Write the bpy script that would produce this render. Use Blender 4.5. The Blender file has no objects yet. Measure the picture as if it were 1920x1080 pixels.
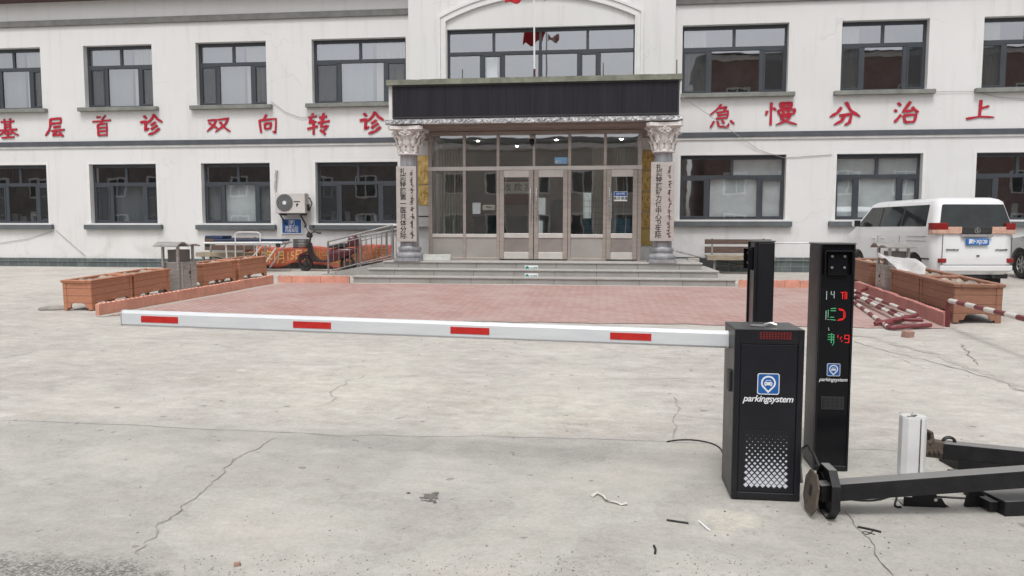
import bpy, bmesh, math, random
from mathutils import Matrix, Vector
R = math.radians
SC = bpy.context.scene
COL = SC.collection
random.seed(7)

# ------------------------------------------------------------------ camera, sky, sun, exposure
FPX, CH = 1420.0, 1.6
PSI, PIT, ROLL = R(6.7), R(4.46), R(0.09)
_f = Vector((-math.sin(PSI)*math.cos(PIT), math.cos(PSI)*math.cos(PIT), -math.sin(PIT)))
_r = Vector((math.cos(PSI), math.sin(PSI), 0)); _u = _r.cross(_f)
_c, _s = math.cos(ROLL), math.sin(ROLL)
_r, _u = _r*_c + _u*_s, _u*_c - _r*_s
cam = bpy.data.objects.new('camera', bpy.data.cameras.new('camera'))
cam.data.sensor_width = 36; cam.data.lens = FPX/1920*36
cam.data.clip_start = .05; cam.data.clip_end = 2000
cam.matrix_world = Matrix(((_r.x,_u.x,-_f.x,0),(_r.y,_u.y,-_f.y,0),(_r.z,_u.z,-_f.z,CH),(0,0,0,1)))
COL.objects.link(cam); SC.camera = cam

SUN_EL, SUN_AZ = R(62), R(182)          # overcast: very soft sun, from behind the camera
W = bpy.data.worlds.new("World"); SC.world = W; W.use_nodes = True
nt = W.node_tree; nt.nodes.clear()
sky = nt.nodes.new('ShaderNodeTexSky'); sky.sky_type = 'NISHITA'; sky.sun_disc = False
sky.sun_elevation = SUN_EL; sky.sun_rotation = SUN_AZ; sky.air_density = 1.0; sky.dust_density = 4.0
hs = nt.nodes.new('ShaderNodeHueSaturation'); hs.inputs['Saturation'].default_value = .16
bg = nt.nodes.new('ShaderNodeBackground'); bg.inputs[1].default_value = .148
wo = nt.nodes.new('ShaderNodeOutputWorld')
nt.links.new(sky.outputs[0], hs.inputs['Color']); nt.links.new(hs.outputs[0], bg.inputs[0]); nt.links.new(bg.outputs[0], wo.inputs[0])
sl = bpy.data.lights.new('sun', 'SUN'); sl.energy = 1.05; sl.angle = R(16); sl.color = (1, .985, .96)
so = bpy.data.objects.new('sun', sl); COL.objects.link(so)
so.rotation_euler = Vector((-math.sin(SUN_AZ)*math.cos(SUN_EL), -math.cos(SUN_AZ)*math.cos(SUN_EL), -math.sin(SUN_EL))).to_track_quat('-Z','Y').to_euler()
SC.view_settings.view_transform = 'Standard'; SC.view_settings.look = 'None'
SC.view_settings.exposure = 0.25; SC.view_settings.gamma = 1

# ------------------------------------------------------------------ pixel rays -> real points
def sstep(a, b, x):
    t = max(0, min(1, (x-a)/(b-a))); return t*t*(3-2*t)
def gz(x, y):
    s = .034*(min(max(y, 2.5), 20.5)-4)
    return s + .09*sstep(4.9, 6.6, x)*sstep(9, 12.5, y)
def ray(px, py): return _f + _r*((px-960)/FPX) - _u*((py-540)/FPX)
EYE = Vector((0,0,CH))
def PY(px, py, Y): d = ray(px,py); return EYE + d*(Y/d.y)
def PZ(px, py, Z): return EYE + ray(px,py)*Z            # Z along the view axis
def PG(px, py, h=0):
    d = ray(px,py); t = 3.
    for _ in range(60): t = (gz(d.x*t, d.y*t)+h-CH)/d.z*.5 + t*.5
    return EYE + d*t

# ------------------------------------------------------------------ materials
MATS = {}
def mat(name, col, rough=.6, metal=0, var=.12, vs=3., bump=0., bs=40., coat=0., col2=None, stretch=None, emit=0, spec=.5, alpha=None):
    if name in MATS: return MATS[name]
    m = bpy.data.materials.new(name); m.use_nodes = True; MATS[name] = m
    n = m.node_tree; p = n.nodes['Principled BSDF']; L = n.links
    p.inputs['Roughness'].default_value = rough; p.inputs['Metallic'].default_value = metal
    p.inputs['Specular IOR Level'].default_value = spec
    if coat: p.inputs['Coat Weight'].default_value = coat; p.inputs['Coat Roughness'].default_value = .06
    tc = n.nodes.new('ShaderNodeTexCoord'); mp = n.nodes.new('ShaderNodeMapping'); L.new(tc.outputs['Object'], mp.inputs[0])
    if stretch: mp.inputs['Scale'].default_value = stretch
    no = n.nodes.new('ShaderNodeTexNoise'); no.inputs['Scale'].default_value = vs; no.inputs['Detail'].default_value = 7; no.inputs['Roughness'].default_value = .62
    L.new(mp.outputs[0], no.inputs['Vector'])
    cr = n.nodes.new('ShaderNodeValToRGB'); cr.color_ramp.elements[0].position = .32; cr.color_ramp.elements[1].position = .68
    c = Vector(col); d = Vector(col2) if col2 else c*(1+var)
    if not col2: c = c*(1-var)
    cr.color_ramp.elements[0].color = (*c, 1); cr.color_ramp.elements[1].color = (*[min(1,v) for v in d], 1)
    L.new(no.outputs['Fac'], cr.inputs[0]); L.new(cr.outputs[0], p.inputs['Base Color'])
    if bump:
        n2 = n.nodes.new('ShaderNodeTexNoise'); n2.inputs['Scale'].default_value = bs; n2.inputs['Detail'].default_value = 5
        L.new(mp.outputs[0], n2.inputs['Vector'])
        b = n.nodes.new('ShaderNodeBump'); b.inputs['Strength'].default_value = bump; b.inputs['Distance'].default_value = .01
        L.new(n2.outputs['Fac'], b.inputs['Height']); L.new(b.outputs[0], p.inputs['Normal'])
    if emit: L.new(cr.outputs[0], p.inputs['Emission Color']); p.inputs['Emission Strength'].default_value = emit
    if rough > .1:
        mr = n.nodes.new('ShaderNodeMapRange'); mr.inputs['To Min'].default_value = max(.03, rough-.1); mr.inputs['To Max'].default_value = min(1, rough+.12)
        L.new(no.outputs['Fac'], mr.inputs[0]); L.new(mr.outputs[0], p.inputs['Roughness'])
    return m

class NT:            # small node-graph writer
    def __init__(s, name):
        s.m = bpy.data.materials.new(name); s.m.use_nodes = True; s.t = s.m.node_tree; s.p = s.t.nodes['Principled BSDF']; MATS[name] = s.m
        s.co = s.n('ShaderNodeTexCoord').outputs['Object']
    def n(s, typ, **kw):
        x = s.t.nodes.new(typ)
        for k, v in kw.items(): setattr(x, k, v)
        return x
    def l(s, a, b): s.t.links.new(a, b)
    def mapping(s, scale=(1,1,1), rot=(0,0,0), loc=(0,0,0)):
        x = s.n('ShaderNodeMapping'); x.inputs['Scale'].default_value = scale; x.inputs['Rotation'].default_value = rot; x.inputs['Location'].default_value = loc
        s.l(s.co, x.inputs[0]); return x.outputs[0]
    def noise(s, scale, detail=6, rough=.6, vec=None, dist=0):
        x = s.n('ShaderNodeTexNoise'); x.inputs['Scale'].default_value = scale; x.inputs['Detail'].default_value = detail; x.inputs['Roughness'].default_value = rough
        x.inputs['Distortion'].default_value = dist
        s.l(vec if vec is not None else s.co, x.inputs['Vector']); return x.outputs['Fac']
    def ramp(s, fac, a, b, ca=(0,0,0), cb=(1,1,1)):
        x = s.n('ShaderNodeValToRGB'); e = x.color_ramp.elements; e[0].position = a; e[1].position = b; e[0].color = (*ca,1); e[1].color = (*cb,1)
        s.l(fac, x.inputs[0]); return x.outputs[0]
    def mix(s, fac, a, b, mode='MIX'):
        x = s.n('ShaderNodeMix', data_type='RGBA', blend_type=mode)
        for v, i in ((fac,0),(a,6),(b,7)):
            if isinstance(v, (int,float)): x.inputs[i].default_value = v
            elif isinstance(v, tuple): x.inputs[i].default_value = (*v,1)
            else: s.l(v, x.inputs[i])
        return x.outputs[2]
    def math(s, op, a, b=None):
        x = s.n('ShaderNodeMath', operation=op)
        for v, i in ((a,0),(b,1)):
            if v is None: continue
            if isinstance(v, (int,float)): x.inputs[i].default_value = v
            else: s.l(v, x.inputs[i])
        return x.outputs[0]
    def xyz(s, v=None):
        x = s.n('ShaderNodeSeparateXYZ'); s.l(v if v is not None else s.co, x.inputs[0]); return x.outputs
    def bump(s, h, st=.3, d=.01):
        x = s.n('ShaderNodeBump'); x.inputs['Strength'].default_value = st; x.inputs['Distance'].default_value = d
        s.l(h, x.inputs['Height']); s.l(x.outputs[0], s.p.inputs['Normal'])
    def out(s, col, rough=.8, metal=0):
        if isinstance(col, tuple): s.p.inputs['Base Color'].default_value = (*col,1)
        else: s.l(col, s.p.inputs['Base Color'])
        if isinstance(rough, (int,float)): s.p.inputs['Roughness'].default_value = rough
        else: s.l(rough, s.p.inputs['Roughness'])
        s.p.inputs['Metallic'].default_value = metal
        return s.m

# concrete yard: several pours, dust, sand, trowel streaks, specks
g = NT('yard_concrete')
big = g.noise(.42, 8, .66); mid = g.noise(1.5, 8, .65, dist=.6); fine = g.mix(.5, g.noise(42, 5, .8), g.noise(150, 3, .8))
stk = g.noise(1.2, 8, .7, vec=g.mapping((.55,1.7,1), (0,0,R(24))), dist=.9)
c0 = g.mix(g.ramp(big,.35,.65), (.37,.345,.318), (.455,.425,.394))
c1 = g.mix(g.math('MULTIPLY', g.ramp(stk,.46,.74), .75), c0, (.53,.505,.475))
c2 = g.mix(g.math('MULTIPLY', g.ramp(mid,.52,.78), .7), c1, (.43,.41,.385))
X = g.xyz()
near = g.n('ShaderNodeMapRange'); g.l(X[1], near.inputs[0]); near.inputs[1].default_value = 5.45; near.inputs[2].default_value = 5.75; near.inputs[3].default_value = 1; near.inputs[4].default_value = 0
c3 = g.mix(g.math('MULTIPLY', near.outputs[0], .68), c2, (.36,.348,.323))
pock = g.ramp(g.noise(24, 6, .8), .54, .66)
pm = g.ramp(g.noise(.8, 4, .55, vec=g.mapping((1,1,1),(0,0,0),(7,3,0))), .44, .60)
c4 = g.mix(g.mix(1.0, pock, pm, 'MULTIPLY'), c3, (.30,.28,.25))
def spot(cx, cy, r, sx=1):
    vx = g.math('MULTIPLY', g.math('SUBTRACT', X[0], cx), 1/sx); vy = g.math('SUBTRACT', X[1], cy)
    d = g.math('SQRT', g.math('ADD', g.math('MULTIPLY', vx, vx), g.math('MULTIPLY', vy, vy)))
    m = g.n('ShaderNodeMapRange'); g.l(d, m.inputs[0]); m.inputs[1].default_value = r*.2; m.inputs[2].default_value = r; m.inputs[3].default_value = 1; m.inputs[4].default_value = 0
    return m.outputs[0]
for sp0_, sr0_ in ((PG(1365,985),.24),(PG(1390,965),.2),(PG(1030,770),.8),(PG(640,720),1.1)):
    c4 = g.mix(g.math('MULTIPLY', spot(sp0_.x,sp0_.y,sr0_,1.6), g.ramp(g.noise(7,5,.7),.38,.66)), c4, (.54,.51,.44))
sp0_ = PG(808,945); c4 = g.mix(g.math('MULTIPLY', spot(sp0_.x,sp0_.y,.22,1.2), .35), c4, (.30,.28,.27))
sp = g.ramp(g.noise(9, 2, .4), .735, .75)
gr_ = g.ramp(g.noise(5.5, 9, .78, dist=.4), .5, .74); c4 = g.mix(g.math('MULTIPLY', gr_, .55), c4, (.33,.315,.292))
chr_ = g.noise(.9, 4, .5, vec=g.mapping((1,1,1),(0,0,0),(3,9,0))); c4 = g.mix(g.math('MULTIPLY', g.ramp(chr_,.5,.62), .22), c4, (.62,.52,.475)); c4 = g.mix(g.math('MULTIPLY', g.ramp(chr_,.5,.38), .22), c4, (.47,.49,.43))
bl_ = g.noise(2.6, 9, .74, vec=g.mapping((.6,1.6,1),(0,0,R(-12)),(5,2,0)), dist=.5); c4 = g.mix(g.math('MULTIPLY', g.ramp(bl_,.54,.70), g.math('SUBTRACT', .62, g.math('MULTIPLY', near.outputs[0], .45))), c4, (.58,.56,.53))
c5 = g.mix(g.math('MULTIPLY', sp, .6), c4, (.16,.15,.14))
tex6 = g.noise(5.5, 10, .78, vec=g.mapping((.8,1.3,1),(0,0,R(20)),(1,4,0))); c5 = g.mix(g.math('SUBTRACT', .55, g.math('MULTIPLY', near.outputs[0], .2)), c5, g.ramp(tex6,.32,.68,(.22,.21,.20),(.80,.785,.765)), 'SOFT_LIGHT')
c6 = g.mix(.6, c5, g.ramp(fine,.3,.7,(.2,.2,.2),(.85,.85,.85)), 'SOFT_LIGHT')
vo = g.n('ShaderNodeTexVoronoi'); vo.inputs['Scale'].default_value = 95; g.l(g.co, vo.inputs['Vector'])
asp = g.mix(g.ramp(g.xyz(vo.outputs['Color'])[0],.2,.95), (.10,.098,.09), (.36,.35,.325))
m1 = g.n('ShaderNodeMapRange', interpolation_type='SMOOTHSTEP'); g.l(X[0], m1.inputs[0]); m1.inputs[1].default_value = -2.35; m1.inputs[2].default_value = -1.35; m1.inputs[3].default_value = 3.40; m1.inputs[4].default_value = 2.95
m2 = g.n('ShaderNodeMapRange', interpolation_type='SMOOTHSTEP'); g.l(X[0], m2.inputs[0]); m2.inputs[1].default_value = -1.0; m2.inputs[2].default_value = .1; m2.inputs[3].default_value = 0; m2.inputs[4].default_value = .36
m3 = g.n('ShaderNodeMapRange', interpolation_type='SMOOTHSTEP'); g.l(X[0], m3.inputs[0]); m3.inputs[1].default_value = .5; m3.inputs[2].default_value = 1.2; m3.inputs[3].default_value = 0; m3.inputs[4].default_value = -.3
edge_y = g.math('ADD', g.math('ADD', m1.outputs[0], m2.outputs[0]), m3.outputs[0])
inside = g.math('ADD', g.math('SUBTRACT', edge_y, X[1]), g.math('MULTIPLY', g.math('SUBTRACT', g.noise(9,7,.75), .5), .42))
c6 = g.mix(g.math('MULTIPLY', g.ramp(inside, .0, .12), .85), c6, asp)
g.bump(g.mix(.5, mid, g.mix(.5, fine, g.noise(11,6,.7))), .42, .012)
M_GROUND = g.out(c6, .9)

g = NT('road_asphalt')
v = g.n('ShaderNodeTexVoronoi'); v.inputs['Scale'].default_value = 85; g.l(g.co, v.inputs['Vector'])
c = g.mix(g.ramp(v.outputs['Color'],.2,.95), (.15,.145,.135), (.36,.345,.32))
c = g.mix(g.ramp(g.noise(5,6,.7),.42,.62), c, (.35,.34,.315))
g.bump(v.outputs['Distance'], .5, .008); M_ROAD = g.out(c, .95)

g = NT('red_paving')
br = g.n('ShaderNodeTexBrick'); br.inputs['Scale'].default_value = 1.0; br.inputs['Brick Width'].default_value = .2; br.inputs['Row Height'].default_value = .1
br.inputs['Mortar Size'].default_value = .011; br.inputs['Mortar Smooth'].default_value = .4; br.inputs['Bias'].default_value = -.1
br.inputs['Color1'].default_value = (.455,.285,.255,1); br.inputs['Color2'].default_value = (.37,.22,.195,1); br.inputs['Mortar'].default_value = (.24,.175,.16,1)
g.l(g.mapping((1,1,1),(0,0,R(45))), br.inputs['Vector'])
c = g.mix(g.math('MULTIPLY',g.ramp(g.noise(.9,7,.65),.42,.68),.6), br.outputs['Color'], (.455,.36,.33))
c = g.mix(g.math('MULTIPLY',g.ramp(g.noise(3.5,6,.7),.52,.75),.6), c, (.36,.25,.22))
g.bump(br.outputs['Fac'], -.5, .01); M_PAVE = g.out(c, .9)

g = NT('wall_paint')
a = g.noise(.32, 5, .5); b = g.noise(1.1, 7, .62, dist=.4)
st = g.noise(1.6, 6, .6, vec=g.mapping((3.0,1,.28)))
c = g.mix(g.ramp(a,.35,.65), (.665,.66,.652), (.71,.705,.697))
c = g.mix(g.math('MULTIPLY', g.ramp(st,.52,.78), .5), c, (.54,.52,.485))
vo = g.n('ShaderNodeTexVoronoi', feature='DISTANCE_TO_EDGE'); vo.inputs['Scale'].default_value = .55
wv = g.n('ShaderNodeVectorMath', operation='ADD'); nz = g.n('ShaderNodeTexNoise'); nz.inputs['Scale'].default_value = 1.1; nz.inputs['Detail'].default_value = 2.5; g.l(g.co, nz.inputs['Vector']); g.l(g.co, wv.inputs[0]); g.l(nz.outputs['Color'], wv.inputs[1]); g.l(wv.outputs[0], vo.inputs['Vector'])
hair = g.math('MULTIPLY', g.math('LESS_THAN', vo.outputs['Distance'], .0045), g.ramp(g.noise(.5,3,.5), .52, .6))
c = g.mix(g.math('MULTIPLY', hair, .22), c, (.40,.385,.36))
X = g.xyz()
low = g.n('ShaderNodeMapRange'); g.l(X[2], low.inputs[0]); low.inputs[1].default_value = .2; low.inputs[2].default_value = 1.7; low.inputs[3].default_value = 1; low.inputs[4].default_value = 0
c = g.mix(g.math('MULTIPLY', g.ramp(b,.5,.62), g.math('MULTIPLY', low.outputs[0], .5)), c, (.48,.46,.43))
c = g.mix(g.math('MULTIPLY', g.ramp(g.noise(.8,3,.5,dist=1.0),.60,.70), .3), c, (.74,.74,.735))
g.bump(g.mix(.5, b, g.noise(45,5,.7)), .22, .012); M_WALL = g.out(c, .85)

g = NT('plinth_tile')
br = g.n('ShaderNodeTexBrick'); br.offset = 0; br.inputs['Scale'].default_value = 1; br.inputs['Brick Width'].default_value = .3; br.inputs['Row Height'].default_value = .15
br.inputs['Mortar Size'].default_value = .006; br.inputs['Color1'].default_value = (.10,.125,.125,1); br.inputs['Color2'].default_value = (.075,.095,.10,1); br.inputs['Mortar'].default_value = (.22,.23,.22,1)
X = g.xyz(); cb = g.n('ShaderNodeCombineXYZ'); g.l(X[0], cb.inputs[0]); g.l(X[2], cb.inputs[1]); g.l(cb.outputs[0], br.inputs['Vector'])
c = g.mix(g.ramp(g.noise(3,7,.7),.5,.72), br.outputs['Color'], (.19,.20,.19))
g.bump(br.outputs['Fac'], -.4, .01); M_TILE = g.out(c, .45)

g = NT('granite_step')
c = g.mix(g.ramp(g.noise(160,3,.8),.35,.65), (.235,.225,.215), (.40,.385,.37))
c = g.mix(g.ramp(g.noise(1.6,6,.7),.45,.72), c, (.235,.225,.20))
X = g.xyz(); sm = g.math('MODULO', g.math('ADD', X[0], 30.0), .9)
c = g.mix(g.math('LESS_THAN', sm, .012), c, (.12,.115,.11))
M_GRAN = g.out(c, .6)

g = NT('column_marble')
st = g.noise(1.0, 7, .7, vec=g.mapping((16,16,.7)), dist=.4)
c = g.mix(g.ramp(st,.35,.68), (.20,.215,.245), (.36,.355,.36))
c = g.mix(g.ramp(g.noise(5,5,.6),.52,.75), c, (.27,.225,.205)); M_MARB = g.out(c, .38)

g = NT('canopy_foil')
w = g.noise(7, 6, .7, dist=2.6)
c = g.mix(g.ramp(w,.42,.58), (.16,.16,.17), (.66,.66,.66)); M_FOIL = g.out(c, .35, .25)

g = NT('glass')
tr = g.n('ShaderNodeBsdfTransparent'); tr.inputs[0].default_value = (.90,.935,.93,1)
gl = g.n('ShaderNodeBsdfGlossy'); gl.inputs['Roughness'].default_value = .015; gl.inputs[0].default_value = (.93,.95,1,1)
fr = g.n('ShaderNodeLayerWeight'); fr.inputs[0].default_value = .5
bp = g.n('ShaderNodeBump'); bp.inputs['Strength'].default_value = .07; bp.inputs['Distance'].default_value = .02
g.l(g.noise(1.5,2,.4), bp.inputs['Height']); g.l(bp.outputs[0], gl.inputs['Normal'])
mx = g.n('ShaderNodeMixShader'); g.l(g.math('ADD', g.math('MULTIPLY', g.math('POWER', fr.outputs['Facing'], 5), .6), .36), mx.inputs[0]); g.l(tr.outputs[0], mx.inputs[1]); g.l(gl.outputs[0], mx.inputs[2])
g.l(mx.outputs[0], g.t.nodes['Material Output'].inputs[0]); M_GLASS = g.m

g = NT('brick_wall')
br = g.n('ShaderNodeTexBrick'); br.inputs['Scale'].default_value = 1; br.inputs['Brick Width'].default_value = .25; br.inputs['Row Height'].default_value = .08; br.inputs['Mortar Size'].default_value = .008
br.inputs['Color1'].default_value = (.22,.115,.095,1); br.inputs['Color2'].default_value = (.17,.09,.075,1); br.inputs['Mortar'].default_value = (.3,.27,.24,1)
X = g.xyz(); cb = g.n('ShaderNodeCombineXYZ'); g.l(X[0], cb.inputs[0]); g.l(X[2], cb.inputs[1]); g.l(cb.outputs[0], br.inputs['Vector'])
M_BRICK = g.out(br.outputs['Color'], .9)

g = NT('insect_screen')
tr = g.n('ShaderNodeBsdfTransparent'); df = g.n('ShaderNodeBsdfDiffuse'); df.inputs[0].default_value = (.06,.065,.07,1)
mx = g.n('ShaderNodeMixShader'); mx.inputs[0].default_value = .28; g.l(tr.outputs[0], mx.inputs[1]); g.l(df.outputs[0], mx.inputs[2])
g.l(mx.outputs[0], g.t.nodes['Material Output'].inputs[0]); M_MESH = g.m

def board_mat(name, a, b, groove):      # plastic-wood boards with a run of horizontal grooves
    g = NT(name); X = g.xyz()
    gr = g.math('LESS_THAN', g.math('MODULO', X[2], groove), .007)
    gn = g.noise(3, 7, .7, vec=g.mapping((2.5,2.5,22)))
    c = g.mix(g.ramp(gn,.35,.68), a, b)
    c = g.mix(g.ramp(g.noise(5,7,.7),.56,.75), c, tuple(min(1, v*1.35+.03) for v in b))
    c = g.mix(gr, c, tuple(v*.45 for v in a)); g.bump(g.math('SUBTRACT', g.math('MULTIPLY', gn, .25), gr), .5, .006)
    return g.out(c, .55)
M_PLANT = board_mat('planter_board', (.41,.17,.098), (.51,.235,.14), .118)
M_PLANTB = board_mat('planter_board_brown', (.25,.115,.072), (.32,.155,.10), .118)

M_GREYTRIM = mat('grey_trim', (.165,.165,.155), .8, var=.2, vs=4, bump=.3)
M_BAND = mat('dark_band', (.075,.083,.098), .7, var=.18, vs=3)
M_SILL = mat('sill_concrete', (.21,.215,.195), .85, var=.22, vs=4, bump=.4)
M_SILLD = mat('dark_sill', (.105,.118,.125), .7, var=.15, vs=4)
M_FRAME = mat('window_frame', (.045,.052,.062), .42, var=.1)
M_WHITE = mat('white_plaster', (.71,.705,.695), .85, var=.04, vs=5, bump=.15)
M_RED = mat('red_letter', (.44,.024,.045), .6, var=.12, vs=6, spec=.2)
M_REDD = mat('red_letter_edge', (.10,.02,.025), .7)
M_COPE = mat('coping_cement', (.20,.21,.165), .9, var=.3, vs=5, bump=.6, bs=25)
M_STEEL = mat('door_steel', (.42,.37,.335), .38, .55, var=.12, vs=2, stretch=(1,1,9))
M_STEELP = mat('door_panel', (.40,.375,.35), .42, .4, var=.1, vs=1.5)
M_INOX = mat('stainless', (.56,.55,.535), .28, .9, var=.12, vs=5, stretch=(1,1,6))
M_INOXD = mat('brushed_bin_steel', (.46,.44,.42), .4, .6, var=.2, vs=5, stretch=(1,1,5))
M_STUCCO = mat('capital_plaster', (.70,.665,.64), .85, var=.2, vs=14, bump=.7, bs=60)
M_KERB = mat('red_kerb_tile', (.60,.285,.21), .75, var=.2, vs=3, bump=.35)
M_KERBP = mat('pink_kerb_tile', (.43,.19,.165), .8, var=.15, vs=3, bump=.35)
M_BLACK = mat('black_powder_coat', (.0095,.010,.013), .36, var=.25, vs=6, bump=.05, bs=400, spec=.42)
M_BLACKG = mat('black_gloss_panel', (.006,.006,.008), .22, var=.1, spec=.3)
M_BLKSTEEL = mat('old_black_steel', (.013,.013,.015), .5, .0, var=.4, vs=9, bump=.1, spec=.35)
def dust_and_sheen(m, col, amt, lo=.75):      # road dust plus sky reflection painted as colour on upward faces
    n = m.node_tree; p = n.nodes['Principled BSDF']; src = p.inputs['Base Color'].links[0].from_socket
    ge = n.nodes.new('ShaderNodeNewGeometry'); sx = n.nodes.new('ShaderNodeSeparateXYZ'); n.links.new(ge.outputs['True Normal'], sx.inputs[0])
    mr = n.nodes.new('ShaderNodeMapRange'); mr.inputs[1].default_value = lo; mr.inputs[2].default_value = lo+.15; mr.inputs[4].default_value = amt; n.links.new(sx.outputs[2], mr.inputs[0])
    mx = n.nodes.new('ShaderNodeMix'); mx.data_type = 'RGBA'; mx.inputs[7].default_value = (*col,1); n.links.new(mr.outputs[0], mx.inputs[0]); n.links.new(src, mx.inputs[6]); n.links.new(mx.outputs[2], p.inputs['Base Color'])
dust_and_sheen(M_BLACK, (.12,.125,.12), .55); dust_and_sheen(M_BLKSTEEL, (.26,.255,.245), .8)
M_RUST = mat('rusty_steel', (.06,.045,.035), .8, .0, var=.5, vs=14, bump=.3, col2=(.135,.105,.08))
M_ARM = mat('white_arm', (.60,.62,.64), .38, .0, vs=3, stretch=(1,4,9), col2=(.68,.695,.71), bump=.03, bs=200)
M_REFL = mat('red_reflector', (.52,.022,.018), .35, var=.15, vs=30)
M_WHITEP = mat('white_paint', (.74,.745,.74), .45, var=.06, vs=6, bump=.05)
M_LOGOB = mat('logo_blue', (.012,.105,.36), .4, var=.05)
M_LETW = mat('white_letter', (.78,.79,.81), .5, var=.03)
M_BLKTXT = mat('black_letter', (.012,.012,.014), .6)
M_RUBBER = mat('rubber', (.022,.022,.022), .75, var=.25, vs=20)
M_CABLE = mat('black_cable', (.014,.014,.014), .5)
M_GREYC = mat('grey_cable', (.33,.32,.30), .7)
M_CARW = mat('white_car_paint', (.72,.725,.73), .3, var=.03, vs=2, coat=.6)
M_CARS = mat('silver_car_paint', (.46,.465,.475), .3, .3, var=.03, coat=.6)
M_CARG = mat('car_glass', (.02,.024,.024), .05, var=.3, vs=3)
M_TRIM = mat('dark_plastic', (.03,.03,.032), .55)
M_TAIL = mat('red_lamp', (.24,.02,.018), .15, var=.25, vs=14)
M_TAILC = mat('clear_lamp', (.58,.36,.28), .15, var=.25, vs=20)
M_PLATE = mat('blue_plate', (.02,.14,.42), .4)
M_BANNER = mat('orange_banner', (.46,.115,.068), .75, var=.18, vs=7, bump=.4, bs=8)
M_YEL = mat('yellow_letter', (.66,.43,.14), .7)
M_GOLD = mat('gold_plaque', (.42,.22,.07), .28, .8, vs=7, col2=(.95,.72,.30), stretch=(2.2,1,.7))
M_MAROON = mat('scooter_maroon', (.085,.010,.018), .3, coat=.3)
M_WOOD = mat('weathered_wood', (.24,.195,.14), .85, var=.35, vs=5, stretch=(1,6,6), bump=.4, col2=(.42,.36,.27))
M_BRNW = mat('brown_board', (.125,.085,.07), .8, var=.3, vs=5, stretch=(1,6,6), bump=.3)
M_NAVY = mat('navy_mattress', (.018,.035,.085), .6, var=.2)
M_PIPER = mat('pipe_red', (.17,.034,.038), .45, var=.22, vs=9)
M_PIPEW = mat('pipe_white', (.60,.57,.53), .5, var=.12, vs=9)
M_SOIL = mat('dry_soil', (.36,.29,.23), .95, var=.5, vs=9, bump=.9, bs=20)
M_STONE = mat('grey_stone', (.30,.285,.26), .9, var=.25, vs=7, bump=.6)
M_BRICKB = mat('broken_brick', (.36,.215,.175), .9, var=.25, vs=12, bump=.6)
M_LED = mat('led_screen', (.017,.0155,.021), .6, spec=.25, var=.35, vs=2.2, stretch=(2.5,1,.25))
M_CURT = mat('pale_curtain', (.15,.165,.18), .9, var=.15, vs=1.2, stretch=(4,1,.5))
M_CURTW = mat('white_paper', (.72,.74,.75), .9, var=.14, vs=2.4)
M_CURTB = mat('beige_curtain', (.30,.275,.245), .9, var=.3, vs=3, stretch=(9,1,.4))
M_DARKI = mat('dim_room', (.012,.012,.014), .9, var=.5, vs=2.1, col2=(.10,.095,.09))
M_INT = mat('lobby_wall', (.52,.51,.48), .9, var=.2, vs=1)
M_INTF = mat('lobby_floor', (.28,.27,.25), .3, var=.2, vs=1)
M_TEAL = mat('teal_counter', (.035,.12,.115), .5, var=.3)
M_LAMP = mat('lit_downlight', (1,.97,.9), .5, emit=26)
M_LEDR = mat('red_led', (.75,.02,.02), .5, emit=.42)
M_LEDG = mat('green_led', (.08,.42,.18), .5, emit=.3)
M_LEDW = mat('pale_led', (.4,.5,.44), .5, emit=.2)
M_FLAG = mat('red_flag', (.48,.012,.022), .75, var=.2, vs=5)
M_FILM = mat('plastic_film', (.70,.69,.68), .35, var=.12, vs=5, bump=.25, bs=6)
M_CRACK = mat('crack_dark', (.17,.155,.135), .95, var=.35, vs=15)
M_JOINT = mat('joint_grey', (.32,.305,.28), .95, var=.3, vs=9)
M_OIL = mat('oil_stain', (.155,.135,.125), .75, var=.35, vs=22)
M_DUST = mat('pale_dust', (.56,.53,.44), .95, var=.1, vs=9)
M_SKYB = mat('sign_sky_blue', (.22,.44,.68), .5)
M_GREENS = mat('sign_green', (.02,.22,.17), .5)
M_TERRA = mat('roof_tile', (.085,.05,.048), .8, var=.25, vs=6, bump=.5)
M_FARW = mat('far_wall', (.16,.135,.12), .9, var=.15, vs=1)

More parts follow.
